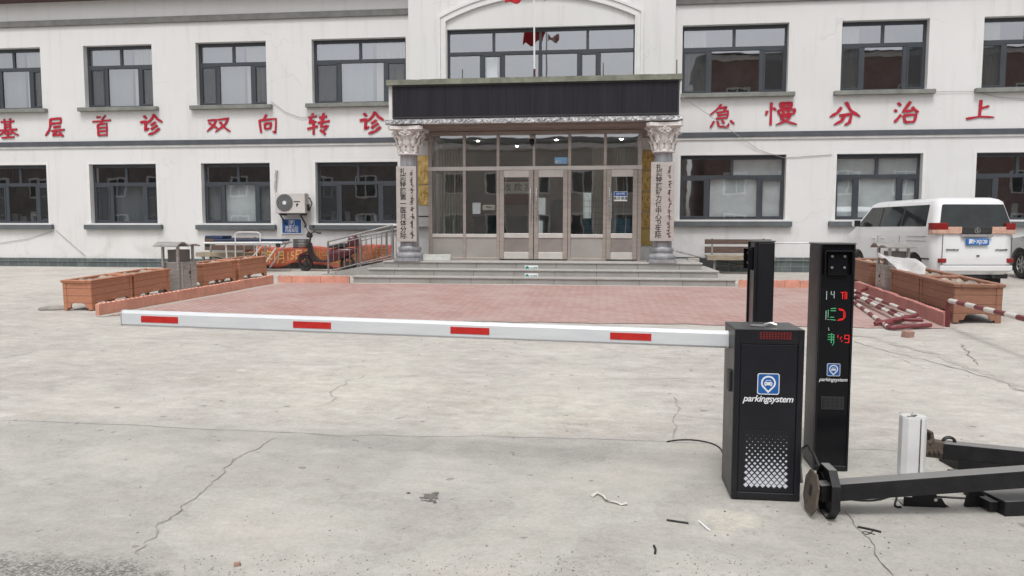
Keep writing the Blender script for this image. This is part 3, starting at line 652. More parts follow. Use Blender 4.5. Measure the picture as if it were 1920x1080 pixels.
# --- red wall characters, brush strokes in a 100 x 100 box (y down)
CH_ = {
'ji': [[(20,20),(80,17)],[(37,5),(38,58)],[(63,3),(62,58)],[(38,32),(62,31)],[(38,44),(62,43)],[(8,60),(92,55)],[(40,60),(22,76),(3,85)],[(60,58),(78,74),(98,84)],[(35,76),(66,74)],[(50,64),(50,92)],[(22,95),(78,91)]],
'ceng': [[(30,12),(80,8),(79,34)],[(32,34),(80,30)],[(30,10),(29,40),(22,66),(3,93)],[(42,52),(78,47)],[(33,70),(96,63)],[(58,70),(38,92),(82,87)],[(70,76),(88,96)]],
'shou': [[(26,10),(46,9)],[(70,2),(50,22)],[(6,30),(94,24)],[(52,28),(42,42)],[(30,44),(32,96)],[(30,44),(74,39),(73,97)],[(32,59),(72,57)],[(32,75),(72,73)],[(32,93),(72,91)]],
'zhen': [[(22,8),(33,22)],[(6,40),(30,34),(27,78),(42,66)],[(66,2),(54,24),(36,44)],[(64,5),(78,25),(98,40)],[(70,38),(50,54)],[(77,53),(50,73)],[(85,68),(64,88),(38,97)]],
'shuang': [[(8,26),(44,20),(32,56),(4,90)],[(12,38),(30,55),(48,74)],[(50,22),(92,14),(80,48),(38,94)],[(58,34),(74,65),(99,92)]],
'xiang': [[(46,0),(34,22)],[(12,28),(19,95)],[(14,30),(90,22),(86,96),(72,88)],[(36,48),(38,76)],[(36,48),(66,44),(63,72)],[(38,75),(66,71)]],
'zhuan': [[(8,22),(44,16)],[(29,3),(12,46),(44,40)],[(30,32),(30,97)],[(3,72),(48,60)],[(54,24),(88,18)],[(48,46),(99,38)],[(74,3),(62,64),(90,59),(70,84)],[(58,76),(80,97)]],
'jie': [[(48,2),(30,24),(4,46)],[(40,18),(68,13),(54,32)],[(30,36),(74,29),(71,58)],[(34,47),(70,43)],[(28,60),(71,57)],[(22,70),(8,96)],[(34,68),(40,92),(74,95),(76,80)],[(50,66),(60,80)],[(82,68),(97,82)]],
'man': [[(7,38),(3,56)],[(19,3),(18,99)],[(26,24),(33,36)],[(46,6),(48,26)],[(46,6),(82,4),(80,26)],[(48,16),(80,14)],[(48,27),(82,25)],[(40,37),(44,54)],[(40,37),(92,33),(88,54)],[(56,37),(57,54)],[(72,36),(72,54)],[(43,55),(90,52)],[(46,65),(80,61),(66,82),(34,98)],[(48,70),(70,86),(99,98)]],
'fen': [[(38,22),(26,44),(2,62)],[(52,2),(68,36),(99,62)],[(32,57),(72,50),(65,86),(50,96)],[(50,56),(40,78),(16,94)]],
'zhi': [[(16,6),(28,20)],[(4,38),(14,46)],[(6,94),(30,60)],[(64,2),(36,48),(80,40)],[(70,26),(94,52)],[(40,64),(46,96)],[(40,64),(88,59),(80,94)],[(46,95),(82,92)]],
'shang': [[(50,2),(47,84)],[(50,42),(78,32)],[(3,92),(50,82),(97,86)]]}
def brush(mb, pts, m, W_, th):
    P = [Vector(p) for p in pts]; Q = []
    for a,b in zip(P,P[1:]):
        for k in range(4): Q.append(a.lerp(b,k/4))
    Q.append(P[-1]); n = len(Q); L_ = []; R_ = []
    for i,p in enumerate(Q):
        d = (Q[min(i+1,n-1)]-Q[max(i-1,0)]).normalized(); nr = Vector((-d.y,d.x)); t = i/(n-1)
        w = W_*(1.0-.28*math.sin(math.pi*t)+.12*math.sin(9*t+p.x)) * (.75 if i in (0,n-1) else 1)
        if len(pts) > 2 and t > .8: w *= 1-.6*(t-.8)/.2
        L_.append(p+nr*w/2); R_.append(p-nr*w/2)
    for i in range(n-1):
        quad = [L_[i],L_[i+1],R_[i+1],R_[i]]; vs = [m@Vector((q.x,-q.y,0)) for q in quad]+[m@Vector((q.x,-q.y,th)) for q in quad]
        mb.cur = 0; mb.add(vs, [(4,5,6,7)]); k = len(mb.v)-8
        mb.cur = 1; mb.f += [[k,k+1,k+5,k+4],[k+2,k+3,k+7,k+6]]; mb.mi += [1,1]
        if i == 0: mb.f.append([k+3,k,k+4,k+7]); mb.mi.append(1)
        if i == n-2: mb.f.append([k+1,k+2,k+6,k+5]); mb.mi.append(1)
for key,b in (('ji',(-8,221,36,260)),('ceng',(82,219,123,257)),('shou',(170,216,211,256)),('zhen',(259,214,306,253)),('shuang',(385,218,432,249)),('xiang',(481,215,522,250)),('zhuan',(574,211,619,253)),('zhen',(671,209,721,251)),
              ('jie',(1329,195,1378,240)),('man',(1435,191,1495,234)),('fen',(1556,191,1613,236)),('zhi',(1676,190,1724,231)),('shang',(1812,187,1866,225))):
    p0, p1 = PY(b[0],b[1],D-.02), PY(b[2],b[3],D-.02); mb = MB(); sx, sz = (p1.x-p0.x)/100, (p0.z-p1.z)/100
    for k,stv in enumerate(CH_[key]):
        m = Matrix(((sx,0,0,p0.x),(0,0,-1,D-.003),(0,sz,0,p0.z),(0,0,0,1)))
        brush(mb, stv, m, 13.2 if len(CH_[key]) < 9 else 10.2, .020+.0007*k)
    HB(mb, 'wall_character', [M_RED, M_REDD], normals=False)

# --- entrance porch: platform, steps, columns, canopy, glazed screen
YF = 16.15; zt = .865; zb = gz(-1.5,YF); rr_ = (zt-zb)/3
st = MB(); lip = MB(); TR = .36
for k in range(3):
    a = YF+TR*k; xl = -5.42+.24*k; xr = 2.78-.30*k; z1 = zb+rr_*(k+1)
    st.box(xl,xr,a,19.3-.01*k,.2-.01*k,z1-.035); lip.box(xl-.02,xr+.02,a-.025,a+TR+.01,z1-.035+.001*k,z1)
    if k < 2: lip.box(xr-.28,xr+.02,a+TR+.012,19.2,z1-.034,z1-.001)
lip.box(-4.96,2.2,YF+3*TR-.0,19.35,zt-.034,zt-.001)
HB(st, 'step', M_GRAN, bevel=.004); HB(lip, 'step_tread', mat('tread_granite',(.40,.385,.365),.55,var=.15,vs=20), bevel=.006)
rp = MB()
r0, r1 = Vector((-6.75,0,gz(-6.75,18)+.01)), Vector((-4.98,0,zt-.012))
rp.add([(r0.x,17.75,r0.z),(r1.x,17.75,r1.z),(r1.x,19.0,r1.z),(r0.x,19.0,r0.z),(r0.x,17.75,.2),(r1.x,17.75,.2),(r1.x,19.0,.2),(r0.x,19.0,.2)], [(0,1,2,3),(4,5,1,0),(7,6,2,3),(4,0,3,7),(5,6,2,1)])
HB(rp, 'ramp', M_GRAN)
YC = 17.12
def column(cx):
    sh = MB()
    fl = lambda r,z,t: r*(1-.055*(.5-.5*math.cos(22*t))**3) if .36 < z < 2.40 else r
    prof = [(.205,.34),(.215,.37)]+[(.215-.02*(i/14),.40+i*.142) for i in range(15)]+[(.21,2.44)]
    sh.lathe(prof, (cx,YC,zt), 88, fl); so_ = HB(sh, 'column', M_MARB, smooth=50)
    ba = MB(); ba.box(cx-.30,cx+.30,YC-.30,YC+.30,zt-.002,zt+.07)
    ba.lathe([(.29,.07),(.305,.10),(.305,.14),(.285,.175),(.245,.19),(.235,.215),(.25,.235),(.265,.26),(.26,.30),(.225,.325),(.22,.345)], (cx,YC,zt), 40)
    HB(ba, 'column_base', M_MARB, parent=so_, smooth=45)
    ca = MB(); ca.lathe([(.215,2.40),(.25,2.415),(.25,2.45),(.225,2.47),(.23,2.6),(.245,2.75),(.285,2.88),(.335,2.955)], (cx,YC,zt), 40)
    for ring,(z0,h,r0,tilt,n,w) in enumerate(((2.46,.24,.235,.07,10,.13),(2.60,.26,.25,.09,10,.13))):
        for k in range(n):
            t = 2*math.pi*(k+.5*ring)/n; rad_ = Vector((math.cos(t),math.sin(t),0)); tan_ = Vector((-math.sin(t),math.cos(t),0)); rg = []
            for i in range(7):
                u = i/6; ww = w/2*math.sin(math.pi*(.22+.70*u))*(1+.18*math.sin(u*22)); oo = r0+tilt*u**2+(.05*math.sin((u-.7)/.3*math.pi/2) if u > .7 else 0)
                zz = z0+h*(u if u < .85 else .85-(u-.85)*.4); c = Vector((cx,YC,zt+zz))+rad_*oo
                rg.append([c-tan_*ww,c+rad_*.030,c+tan_*ww,c-rad_*.012])
            ca.loft(rg)
    for a in range(4):                           # corner volutes and the rosette between them
        t = math.pi/4+a*math.pi/2; rad_ = Vector((math.cos(t),math.sin(t),0))
        sp_ = [Vector((cx,YC,zt))+rad_*(.36+q*math.cos(th))+Vector((0,0,2.83+q*math.sin(th))) for th,q in [(.5*i, .085-.0042*i) for i in range(18)]]
        ca.tube(sp_, .02, 6)
        t2 = a*math.pi/2; rd = Vector((math.cos(t2),math.sin(t2),0)); tn = Vector((-math.sin(t2),math.cos(t2),0)); c = Vector((cx,YC,zt+2.86))+rd*.33
        for s_ in (-1,1):
            ca.tube([c+tn*s_*(.07+q*math.cos(th))+Vector((0,0,q*math.sin(th))) for th,q in [(.55*i,.055-.0032*i) for i in range(14)]], .014, 6)
        ca.tube([c+Vector((0,0,.05))+rd*.02+tn*.03*math.cos(x_)+Vector((0,0,.03*math.sin(x_))) for x_ in [i*.8 for i in range(8)]], .013, 5)
    ab = [(cx+.40*sx_*q, YC+.40*sy_*p) for sx_,sy_,q,p in ((-1,-1,.8,1),(0,-1,0,.86),(1,-1,.8,1),(1,-1,1,.8),(1,0,.86,0),(1,1,1,.8),(1,1,.8,1),(0,1,0,.86),(-1,1,.8,1),(-1,1,1,.8),(-1,0,.86,0),(-1,-1,1,.8))]
    ca.prism(ab, Matrix.Translation((0,0,zt+2.955)), .075)
    HB(ca, 'capital', M_STUCCO, parent=so_, smooth=35)
for px in (768.5,1240.5): column(PY(px,490,YC).x)
XCL, XCR = -4.80, 1.68
cn = MB(); cn.box(XCL+.02,XCR-.02,16.86,YB-.003,3.93,4.80); cno = HB(cn, 'canopy', M_WHITE, bevel=.01)
co = MB()
n = 46
for i in range(n):          # ragged cement coping
    a,b = XCL+(XCR-XCL)*i/n, XCL+(XCR-XCL)*(i+1)/n; za,zc = [4.905+.012*mn.noise(Vector((x*4,1,0)))+.008*mn.noise(Vector((x*15,2,0))) for x in (a,b)]
    co.add([(a,16.74,4.79),(b,16.74,4.79),(b,YB-.004,4.79),(a,YB-.004,4.79),(a,16.74,za),(b,16.74,zc),(b,YB-.004,zc),(a,YB-.004,za)], [(0,1,5,4),(4,5,6,7),(3,2,1,0)]+([(0,4,7,3)] if i == 0 else [])+([(1,2,6,5)] if i == n-1 else []))
HB(co, 'coping', M_COPE, parent=cno)
fo_ = MB(); fo_.box(XCL-.03,XCR+.03,16.72,16.858,3.925,4.025); n = 60
for i in range(n):
    x = XCL-.03+(XCR-XCL+.06)*i/n; fo_.add([(x,16.72-.002,3.93),(x+.11,16.72-.018-.02*random.random(),3.93+.09*random.random()),(x+.08,16.722,4.02)], [(0,1,2)])
HB(fo_, 'fascia_strip', M_FOIL, parent=cno)
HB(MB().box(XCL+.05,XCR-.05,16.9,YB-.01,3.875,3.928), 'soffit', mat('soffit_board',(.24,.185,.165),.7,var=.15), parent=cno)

# glazed entrance screen
YS = 17.72
def sx_(px): return PY(px,380,YS).x
zT, zM, zK = 3.865, 3.01, 1.44
V = [sx_(p) for p in (807,871,934,1001,1067.5,1134,1199)]
sc = MB(); hr_ = MB()
M_RAILSKY = mat('sky_pale_rail', (.60,.57,.535), .4, .35, var=.08, vs=3)  # horizontal rails paler than the door steel: sky reflection painted into the colour
def hb_(a,b,c,d,pro=0): hr_.box(a,b,YS-.03-pro,YS+.05,c,d)
def sb(a,b,c,d,pro=0): sc.box(a,b,YS-.03-pro,YS+.05,c,d)
sb(V[0]-.05,V[6]+.05,zT-.08,zT); hb_(V[0]-.05,V[6]+.05,zM-.045,zM+.045,.004)
for i,v in enumerate(V):
    w = .045 if i in (0,6) else .035
    if i == 3: sb(v-.03,v+.03,zM+.045,zT-.08,-.003); continue
    sb(v-w,v+w,zt,zM-.045,-.003); sb(v-w,v+w,zM+.045,zT-.08,-.003)
for a,b in ((0,1),(1,2),(4,5)):
    x,y = V[a]+.035+(.01 if a==0 else 0),V[b]-.035
    hb_(x,y,zK-.04,zK+.04,-.004); sb(x,y,zt+.001,zt+.06,-.004)
for yy in (18.25,18.8,19.36):             # the return sides
    for x in (V[0]-.02,V[6]+.02): sc.box(x-.03,x+.03,yy-.03,yy+.03,zt,zT)
for x in (V[0]-.02,V[6]+.02): sc.box(x-.028,x+.028,YS+.06,19.4,zT-.075,zT-.004); sc.box(x-.028,x+.028,YS+.06,19.4,zM-.03,zM+.03)
sco = HB(sc, 'entrance_screen', M_STEEL, bevel=.005); HB(hr_, 'transom_bar', M_RAILSKY, parent=sco, bevel=.005)
gp = MB()
def sheet(mb, a, b, y, c, d): return mb.add([(a,y,c),(b,y,c),(b,y,d),(a,y,d)],[(0,1,2,3)])
sheet(gp, V[0]+.03,V[6]-.03,YS+.01,zM+.04,zT-.07)
for a,b in ((0,1),(1,2),(4,5)): sheet(gp, V[a]+.03,V[b]-.03,YS+.01,zK+.035,zM-.04)
for x in (V[0]-.02,V[6]+.02): gp.add([(x,YS+.05,zt+.02),(x,19.35,zt+.02),(x,19.35,zT-.05),(x,YS+.05,zT-.05)],[(0,1,2,3)])
HB(gp, 'screen_glass', M_GLASS, parent=sco, normals=False)
for a,b in ((0,1),(1,2),(4,5)): HB(MB().box(V[a]+.034,V[b]-.034,YS+.0,YS+.03,zt+.055,zK-.035), 'kick_panel', M_STEELP, parent=sco, bevel=.004)
def door(x0, x1, hx):
    d = MB(); s = .105; z0 = zt+.035; z1 = zM-.05; y0,y1 = YS-.055,YS+.01
    d.box(x0,x0+s,y0,y1,z0,z1).box(x1-s,x1,y0,y1,z0,z1)
    do = HB(d, 'door', M_STEEL, parent=hosp, bevel=.006)
    for c_,d_ in ((z1-.16,z1),(zK-.05,zK+.06),(z0,z0+.16)): HB(MB().box(x0+s,x1-s,y0+.004,y1,c_,d_), 'door_rail', M_RAILSKY, parent=do, bevel=.006)
    HB(sheet(MB(), x0+s-.005,x1-s+.005,YS-.025,zK+.055,z1-.155), 'door_glass', M_GLASS, parent=do, normals=False)
    HB(MB().box(x0+s-.005,x1-s+.005,YS-.032,YS-.014,z0+.155,zK-.045), 'door_panel', mat('door_low_panel',(.30,.265,.245),.4,.4), parent=do, bevel=.003)
    h = MB(); h.tube([(hx,y0,1.82),(hx,y0-.06,1.83),(hx,y0-.07,1.86),(hx,y0-.07,2.50),(hx,y0-.06,2.53),(hx,y0,2.54)], .016, 8)
    HB(h, 'handle', M_INOX, parent=do, smooth=50)
door(V[2]+.04,V[3]-.008,V[3]-.065); door(V[3]+.008,V[4]-.04,V[3]+.065); door(V[5]+.04,V[6]-.05,V[5]+.10)
# the lobby behind the glass
li = MB(); li.box(-4.6,1.5,23.4,23.5,zt,3.95).box(-4.7,-4.6,YB+.17,23.5,zt,3.95).box(1.5,1.6,YB+.17,23.5,zt,3.95)
lo = HB(li, 'lobby', M_INT)
HB(MB().box(-4.7,1.6,YS+.06,23.5,zt-.06,zt-.004), 'lobby_floor', M_INTF, parent=lo)
HB(MB().box(-4.7,1.6,YB+.01,23.5,3.95,4.0), 'lobby_ceiling', mat('lobby_ceiling',(.4,.38,.35),.9), parent=lo)
dl = MB()
for x,y in ((-3.3,20.2),(-1.2,20.2),(.5,20.2),(-2.4,21.6)): dl.cyl((x,y,3.925),(x,y,3.949),.038,n=16)
HB(dl, 'downlight', M_LAMP, parent=lo)
HB(MB().box(-3.7,-2.0,22.0,22.6,zt,zt+1.05).box(-3.75,-1.95,21.95,22.65,zt+1.05,zt+1.1).box(-1.5,-.9,22.5,23.1,zt,zt+1.6), 'reception_counter', M_TEAL, parent=lo)
HB(MB().box(-3.1,-2.05,23.36,23.395,2.35,3.1), 'red_board', mat('red_board',(.30,.02,.03),.7), parent=lo)
for a_,b_,c_,d_ in ((-2.02,-1.72,2.05,2.55),(-2.55,-1.80,1.40,1.85),(-.55,.35,1.9,2.7)):
    HB(MB().box(a_,b_,23.36,23.39,c_,d_), 'back_window', mat('daylit_back_window',(.75,.80,.78),.6,emit=.45), parent=lo)
cu_ = MB()
for x0,x1,y in ((-4.02,-3.5,19.0),(-.25,.12,18.6),(.25,.55,19.2)):
    vs = []; n = 30
    for i in range(n+1):
        x = x0+(x1-x0)*i/n; k = .03*math.sin(i*1.5); vs += [(x,y+k,zt+.15),(x,y+k,3.6)]
    cu_.add(vs, [(2*i,2*i+2,2*i+3,2*i+1) for i in range(n)])
HB(cu_, 'lobby_curtain', mat('lobby_curtain',(.46,.44,.38),.9,var=.2,vs=3,stretch=(9,9,.5)), parent=lo, normals=False)
gr = MB()
for i in range(9): gr.box(-.42+.14*i-.004,-.42+.14*i+.004,18.5,18.508,zt+.1,2.35)
for i in range(10): gr.box(-.44,.72,18.49,18.498,zt+.15+.14*i-.004,zt+.15+.14*i+.004)
HB(gr, 'folding_grille', mat('grille_blue',(.05,.10,.16),.5), parent=lo)
HB(MB().box(-.42,.70,18.9,19.2,zt,zt+1.0), 'waiting_seats', mat('blue_seats',(.14,.26,.33),.5,var=.3), parent=lo)

# ------------------------------------------------------------------ things on the building
def plate(name, label, cat, px0, px1, py0, py1, Y, th, m, group=None, bevel=.003):
    a, b = PY(px0,py0,Y), PY(px1,py1,Y)
    t = thing(name, label, cat, ((a.x+b.x)/2, Y, b.z), group=group)
    MB().box(a.x,b.x,Y,Y+th,b.z,a.z).build('board', m, parent=t, world=True, bevel=bevel)
    return t, a, b
t, a, b = plate('led_screen', 'wide dark dormant LED message screen along the front of the entrance canopy', 'screen', 737,1271,163,222,16.80,.055, M_LED)
t.location.z = 4.05
e = MB(); z0,z1 = 4.06,4.785; x0,x1 = a.x-.02,b.x+.02
bd = [o for o in bpy.data.objects if o.parent == t][0]; bpy.data.objects.remove(bd)
MB().box(x0+.03,x1-.03,16.80,16.858,z0+.03,z1-.03).build('display', M_LED, parent=t, world=True)
e.box(x0,x1,16.78,16.858,z1-.03,z1).box(x0,x1,16.78,16.858,z0,z0+.03).box(x0,x0+.03,16.782,16.858,z0+.03,z1-.03).box(x1-.03,x1,16.782,16.858,z0+.03,z1-.03)
e.build('screen_frame', M_TRIM, parent=t, world=True, bevel=.003)
sm = MB()
for k in range(1,20): x = x0+(x1-x0)*k/20; sm.box(x-.002,x+.002,16.797,16.80,z0+.03,z1-.03)
sm.build('module_seam', M_TRIM, parent=t, world=True)

def name_board(label, px0, px1, py0, py1, Y, txt, mat_txt2, seed):
    t, a, b = plate('name_board', label, 'sign', px0, px1, py0, py1, Y, .035, mat('brushed_board',(.47,.43,.405),.45,.25,var=.1,vs=3,stretch=(1,1,5)), 'vertical name boards on the porch columns')
    w, h = b.x-a.x, a.z-b.z; n = txt.count('\n')+1; s = h*.93/n*1.03
    lt_ = MB(); pit = h*.94/n
    for i_,c_ in enumerate(txt.split('\n')):
        q_ = text_mb(c_, min(pit*1.04, w*.50), FRONT(a.x+w*.34, Y-.001, a.z-h*.03-pit*(i_+.5)), .004, offset=.0025, squash=1.0); lt_.add(q_.v, q_.f)
    lt_.build('lettering', M_BLKTXT, parent=t, world=True)
    mb = MB(); rnd = random.Random(seed); z = a.z-.05*h; x = a.x+w*.80; m = Y-.003
    while z > b.z+.05*h:
        L = rnd.uniform(.05,.13)*h
        mb.box(x-.008,x+.008,m,Y,z-L,z)
        for _ in range(int(L/h*75)):
            zz = z-rnd.random()*L; s_ = rnd.choice((-1,-1,1)); q = rnd.uniform(.02,.055)
            mb.bar((x,m-.0008*rnd.random(),zz),(x+s_*q,m-.0008*rnd.random(),zz+rnd.uniform(-.03,.03)), .004, .013, up=(0,0,1))
        z -= L+.022*h
    mb.build('script', mat_txt2, parent=t, world=True)
    return t
name_board('grey vertical board with black Chinese and Mongolian lettering on the left porch column', 742.5,781,312,453,16.86,'扎\n赉\n特\n旗\n第\n一\n医\n共\n体\n分\n院', M_BLKTXT, 3)
name_board('grey vertical board with black Chinese and dark red Mongolian lettering on the right porch column', 1221,1263,304,452,16.86,'扎\n赉\n特\n旗\n好\n力\n保\n中\n心\n卫\n生\n院', mat('maroon_letter',(.07,.014,.022),.6), 9)

# flagpole with a red flag, standing on the canopy
fp = PY(1002,150,17.6); zc = 4.90
t = thing('flagpole', 'thin white flagpole with a dark foot standing on the canopy above the doors', 'flagpole', (fp.x,17.6,zc))
MB().cyl((fp.x,17.6,zc+.35),(fp.x-.03,17.6,zc+3.4),.022,.018).build('pole', M_WHITEP, parent=t, world=True, smooth=50)
MB().cyl((fp.x,17.6,zc-.01),(fp.x,17.6,zc+.35),.026).build('pole_foot', mat('dark_red_steel',(.08,.02,.025),.6), parent=t, world=True, smooth=50)
fb_ = PY(972,8,17.6)
def ff(u,v):
    x = fp.x-.03-.55*u+.22*(1-v)*(1 if u<.5 else 1-u); z = 7.75-.93*v-.05*u*math.sin(v*9)-.10*u
    return (x+.10*math.sin(v*4+1), 17.57+.07*math.sin(u*13+v*3)*u**.5, z+.06*math.sin(u*9))
fl = MB(); fl.add(*grid_pts(ff, 24, 24)); fo2 = fl.build('flag', M_FLAG, smooth=60, origin=(fp.x-.03,17.57,7.0)); tag(fo2, 'limp red flag hanging at the top edge from the white pole', 'flag')
fo2.modifiers.new('thick','SOLIDIFY').thickness = .004
def pf(u,v): return (fp.x+.02+.33*u, 17.6+.04*math.sin(u*15), 6.80+.16*v+.05*math.sin(u*7+v*2))
pn = MB(); pn.add(*grid_pts(pf, 14, 8)); o = pn.build('ribbon', mat('pale_ribbon',(.55,.33,.32),.8,var=.35,vs=14), smooth=60, origin=(fp.x,17.6,6.8)); o.modifiers.new('thick','SOLIDIFY').thickness = .004
tag(o, 'crumpled pale pink ribbon tied to the flagpole beside the red flag', 'ribbon')
for px,pt,pb,lab in ((867,130,151,'short dark steel rod on the canopy coping under the big window, left of the flagpole'),(1131,118,145,'short dark steel rod on the canopy coping under the big window, right of the flagpole'),(1269,112,140,'short dark steel rod at the right end of the canopy coping')):
    p = PY(px,pb,17.0); q = PY(px,pt,17.0)
    tag(MB().cyl((p.x,17,4.895),(q.x,17,max(q.z,5.1)),.012,n=8).cyl((p.x,17,4.90),(p.x,17,4.915),.03,n=8).build('steel_rod', M_RUST, smooth=50, origin=(p.x,17,4.90)), lab, 'steel rod', 'steel rods on the canopy')
# dome camera
p = PY(997,263,YS-.12); t = thing('security_camera', 'small dark security camera hanging in front of the transom over the entrance doors', 'camera', (p.x,YS-.12,p.z))
MB().box(-.05,.05,.02,.09,-.02,.12).build('mount', M_STEEL, parent=t, bevel=.006)
MB().lathe([(.02,-.11),(.05,-.09),(.062,-.05),(.058,.0),(.045,.03)], n=16).build('lens_housing', M_BLACKG, parent=t, smooth=50)

# AC outdoor unit
a, b = PY(515,362,D-.40), PY(572,400,D-.40)
t = thing('ac_unit', 'white outdoor air conditioner with a round fan grille above the blue sign', 'air conditioner', ((a.x+b.x)/2, D-.25, b.z))
w, h = b.x-a.x, a.z-b.z
MB().box(-w/2,w/2,-.15,.13,0,h).build('casing', mat('ac_white',(.56,.53,.50),.6,var=.08), parent=t, bevel=.015)
fc = Vector((-w*.5+h*.5,-.152,h*.52)); f_ = MB(); m = FRONT(*fc)
for q in (.06,.10,.14,.18,.215): ring_poly(f_, m, 0,0,h*q*1.95-.006,h*q*1.95,.012,24)
for k in range(16):
    an = 2*math.pi*k/16; f_.bar(fc+Vector((.05*math.cos(an),-.004,.05*math.sin(an))), fc+Vector((h*.42*math.cos(an),-.004,h*.42*math.sin(an))), .004,.005, up=(0,1,0))
f_.build('fan_grille', mat('ac_grille',(.30,.30,.30),.5), parent=t)
MB().prism([(h*.43*math.cos(2*math.pi*k/28),h*.43*math.sin(2*math.pi*k/28)) for k in range(28)], FRONT(fc.x,-.151,fc.z), .003).build('fan_recess', mat('ac_recess',(.10,.105,.11),.5), parent=t)
MB().prism([(.05*math.cos(2*math.pi*k/20),.05*math.sin(2*math.pi*k/20)) for k in range(20)], FRONT(fc.x,-.156,fc.z), .014).build('fan_hub', M_WHITEP, parent=t)
text_mb('ᛋ',.13,FRONT(w*.24,-.151,h*.40),.002).build('badge', M_BLKTXT, parent=t) if False else MB().box(w*.13,w*.34,-.153,-.151,h*.55,h*.60).box(w*.21,w*.25,-.153,-.151,h*.33,h*.48).box(w*.23,w*.28,-.1545,-.1515,h*.40,h*.48).build('badge', M_BLKTXT, parent=t)
MB().box(-w*.36,-w*.31,-.17,.24,-.05,0).box(w*.31,w*.36,-.17,.24,-.05,0).bar((-w*.335,.23,-.30),(-w*.335,-.12,-.05),.03,.03).bar((w*.335,.23,-.30),(w*.335,-.12,-.05),.03,.03).box(-w*.42,w*.42,-.10,.2,-.022,-.004).build('bracket', mat('ac_bracket',(.06,.06,.065),.6), parent=t)
MB().tube([(w*.5,.05,h*.35),(w*.5+.07,.05,h*.3),(w*.5+.09,.12,h*.5),(w*.5+.03,.12,h*.75),(w*.5,.12,h*.8)],.018,6).tube([(w*.5,.0,h*.2),(w*.5+.06,.02,h*.12),(w*.5+.05,.1,h*.28)],.014,6).box(w*.5,w*.5+.03,-.02,.1,h*.15,h*.45).build('valve_pipe', M_TRIM, parent=t, smooth=50)
p, q = PY(518,320,D-.05), PY(516,356,D-.05)
tag(MB().tube([(p.x,D,p.z),(p.x,D-.06,p.z),(p.x-.01,D-.06,p.z-.08),(q.x,D-.05,q.z+.1),(q.x,D-.05,q.z)],.030,8).build('pipe_sleeve', mat('sleeve_tape',(.48,.46,.43),.7,var=.35,vs=20), smooth=50, origin=(q.x,D-.05,q.z)), 'short taped grey pipe running down the wall to the outdoor air conditioner', 'pipe')
# blue parking sign
t, a, b = plate('parking_sign', 'blue and white parking sign on the wall under the air conditioner', 'sign', 527,567,409,439,D-.03,.025, M_LETW)
cx, cz, w, h = (a.x+b.x)/2,(a.z+b.z)/2,b.x-a.x,a.z-b.z
MB().box(a.x+.03,b.x-.03,D-.034,D-.030,b.z+.03,a.z-.03).build('blue_panel', M_LOGOB, parent=t, world=True)
mk = MB(); m = FRONT(cx,D-.034,cz+h*.19); 
for s_ in ((-.075,.075,.062,.075),(-.075,.075,-.075,-.062),(-.075,-.062,-.062,.062),(.062,.075,-.062,.062)): mk.prism([(s_[0],s_[2]),(s_[1],s_[2]),(s_[1],s_[3]),(s_[0],s_[3])], m, .002)
mk.build('sign_border', M_LETW, parent=t, world=True)
text_mb('P', .14, FRONT(cx,D-.034,cz+h*.19), .003, offset=.003).build('lettering', M_LETW, parent=t, world=True)
text_mb('请停入院', .095, FRONT(cx,D-.034,cz-h*.10), .003, offset=.002).build('lettering', M_LETW, parent=t, world=True)
text_mb('内部车位', .095, FRONT(cx,D-.034,cz-h*.30), .003, offset=.002).build('lettering', M_LETW, parent=t, world=True)

# notices
def notice(name, label, px0,px1,py0,py1,Y,m, lines=(), cat='sign', group=None, band=None):
    t, a, b = plate(name, label, cat, px0,px1,py0,py1,Y,.006, m, group, bevel=0)
    w, h = b.x-a.x, a.z-b.z
    if band: MB().box(a.x+.008,b.x-.008,Y-.002,Y,a.z-h*.48,a.z-.008).build('band', band, parent=t, world=True)
    for s_,fx,fz,sz,mm in lines:
        text_mb(s_, sz*h, FRONT(a.x+w*fx, Y-.0025, b.z+h*fz), .002, offset=.001).build('lettering', mm, parent=t, world=True)
    return t,a,b
notice('door_notice','small navy and white notice stuck on the glass of the right hand single door',1151,1176,359,377,YS-.037,M_LETW,(('24小时',.5,.75,.30,M_LETW),('急诊通道',.5,.27,.36,M_BLKTXT)),band=M_LOGOB)
notice('transom_notice','pale blue notice at the foot of the transom glass above the double doors',1040,1064,295,307,YS-.008,M_SKYB,(('推门',.25,.35,.4,M_LETW),))
notice('paper_notice','blank white sheet of paper taped inside the fixed glass left of the double doors',886,901,380,401,YS+.03,M_LETW)
notice('paper_notice','small pale strip of paper inside the fixed glass beside the white sheet',905,928,384,394,YS+.035,mat('cream_paper',(.52,.50,.42),.8),(('9:00',.5,.5,.6,M_BLKTXT),))
notice('hanging_sign','white payment office sign with dark lettering hanging inside behind the left door',941,1001,341,363,19.2,mat('sign_cream',(.72,.74,.62),.8),(('收 款 室',.5,.5,.72,mat('dark_green_letter',(.02,.06,.035),.6)),))
for py0,py1,Y,lab in ((497.5,507.5,YF+2*TR-.012,'green and white step warning label on the top riser of the entrance stairs'),(512.5,522,YF+TR-.012,'green and white step warning label on the middle riser of the entrance stairs')):
    t,a,b = notice('step_label',lab,984,1009,py0,py1,Y,M_LETW,(('小心台阶',.64,.5,.42,M_GREENS),),group='step warning labels on the stair risers')
    c = (a.x+(b.x-a.x)*.17, (a.z+b.z)/2); r_ = (a.z-b.z)*.36
    MB().prism([(r_*math.cos(k*math.pi/8),r_*math.sin(k*math.pi/8)) for k in range(16)], FRONT(c[0],Y-.0005,c[1]), .002).build('pictogram', M_GREENS, parent=t, world=True)

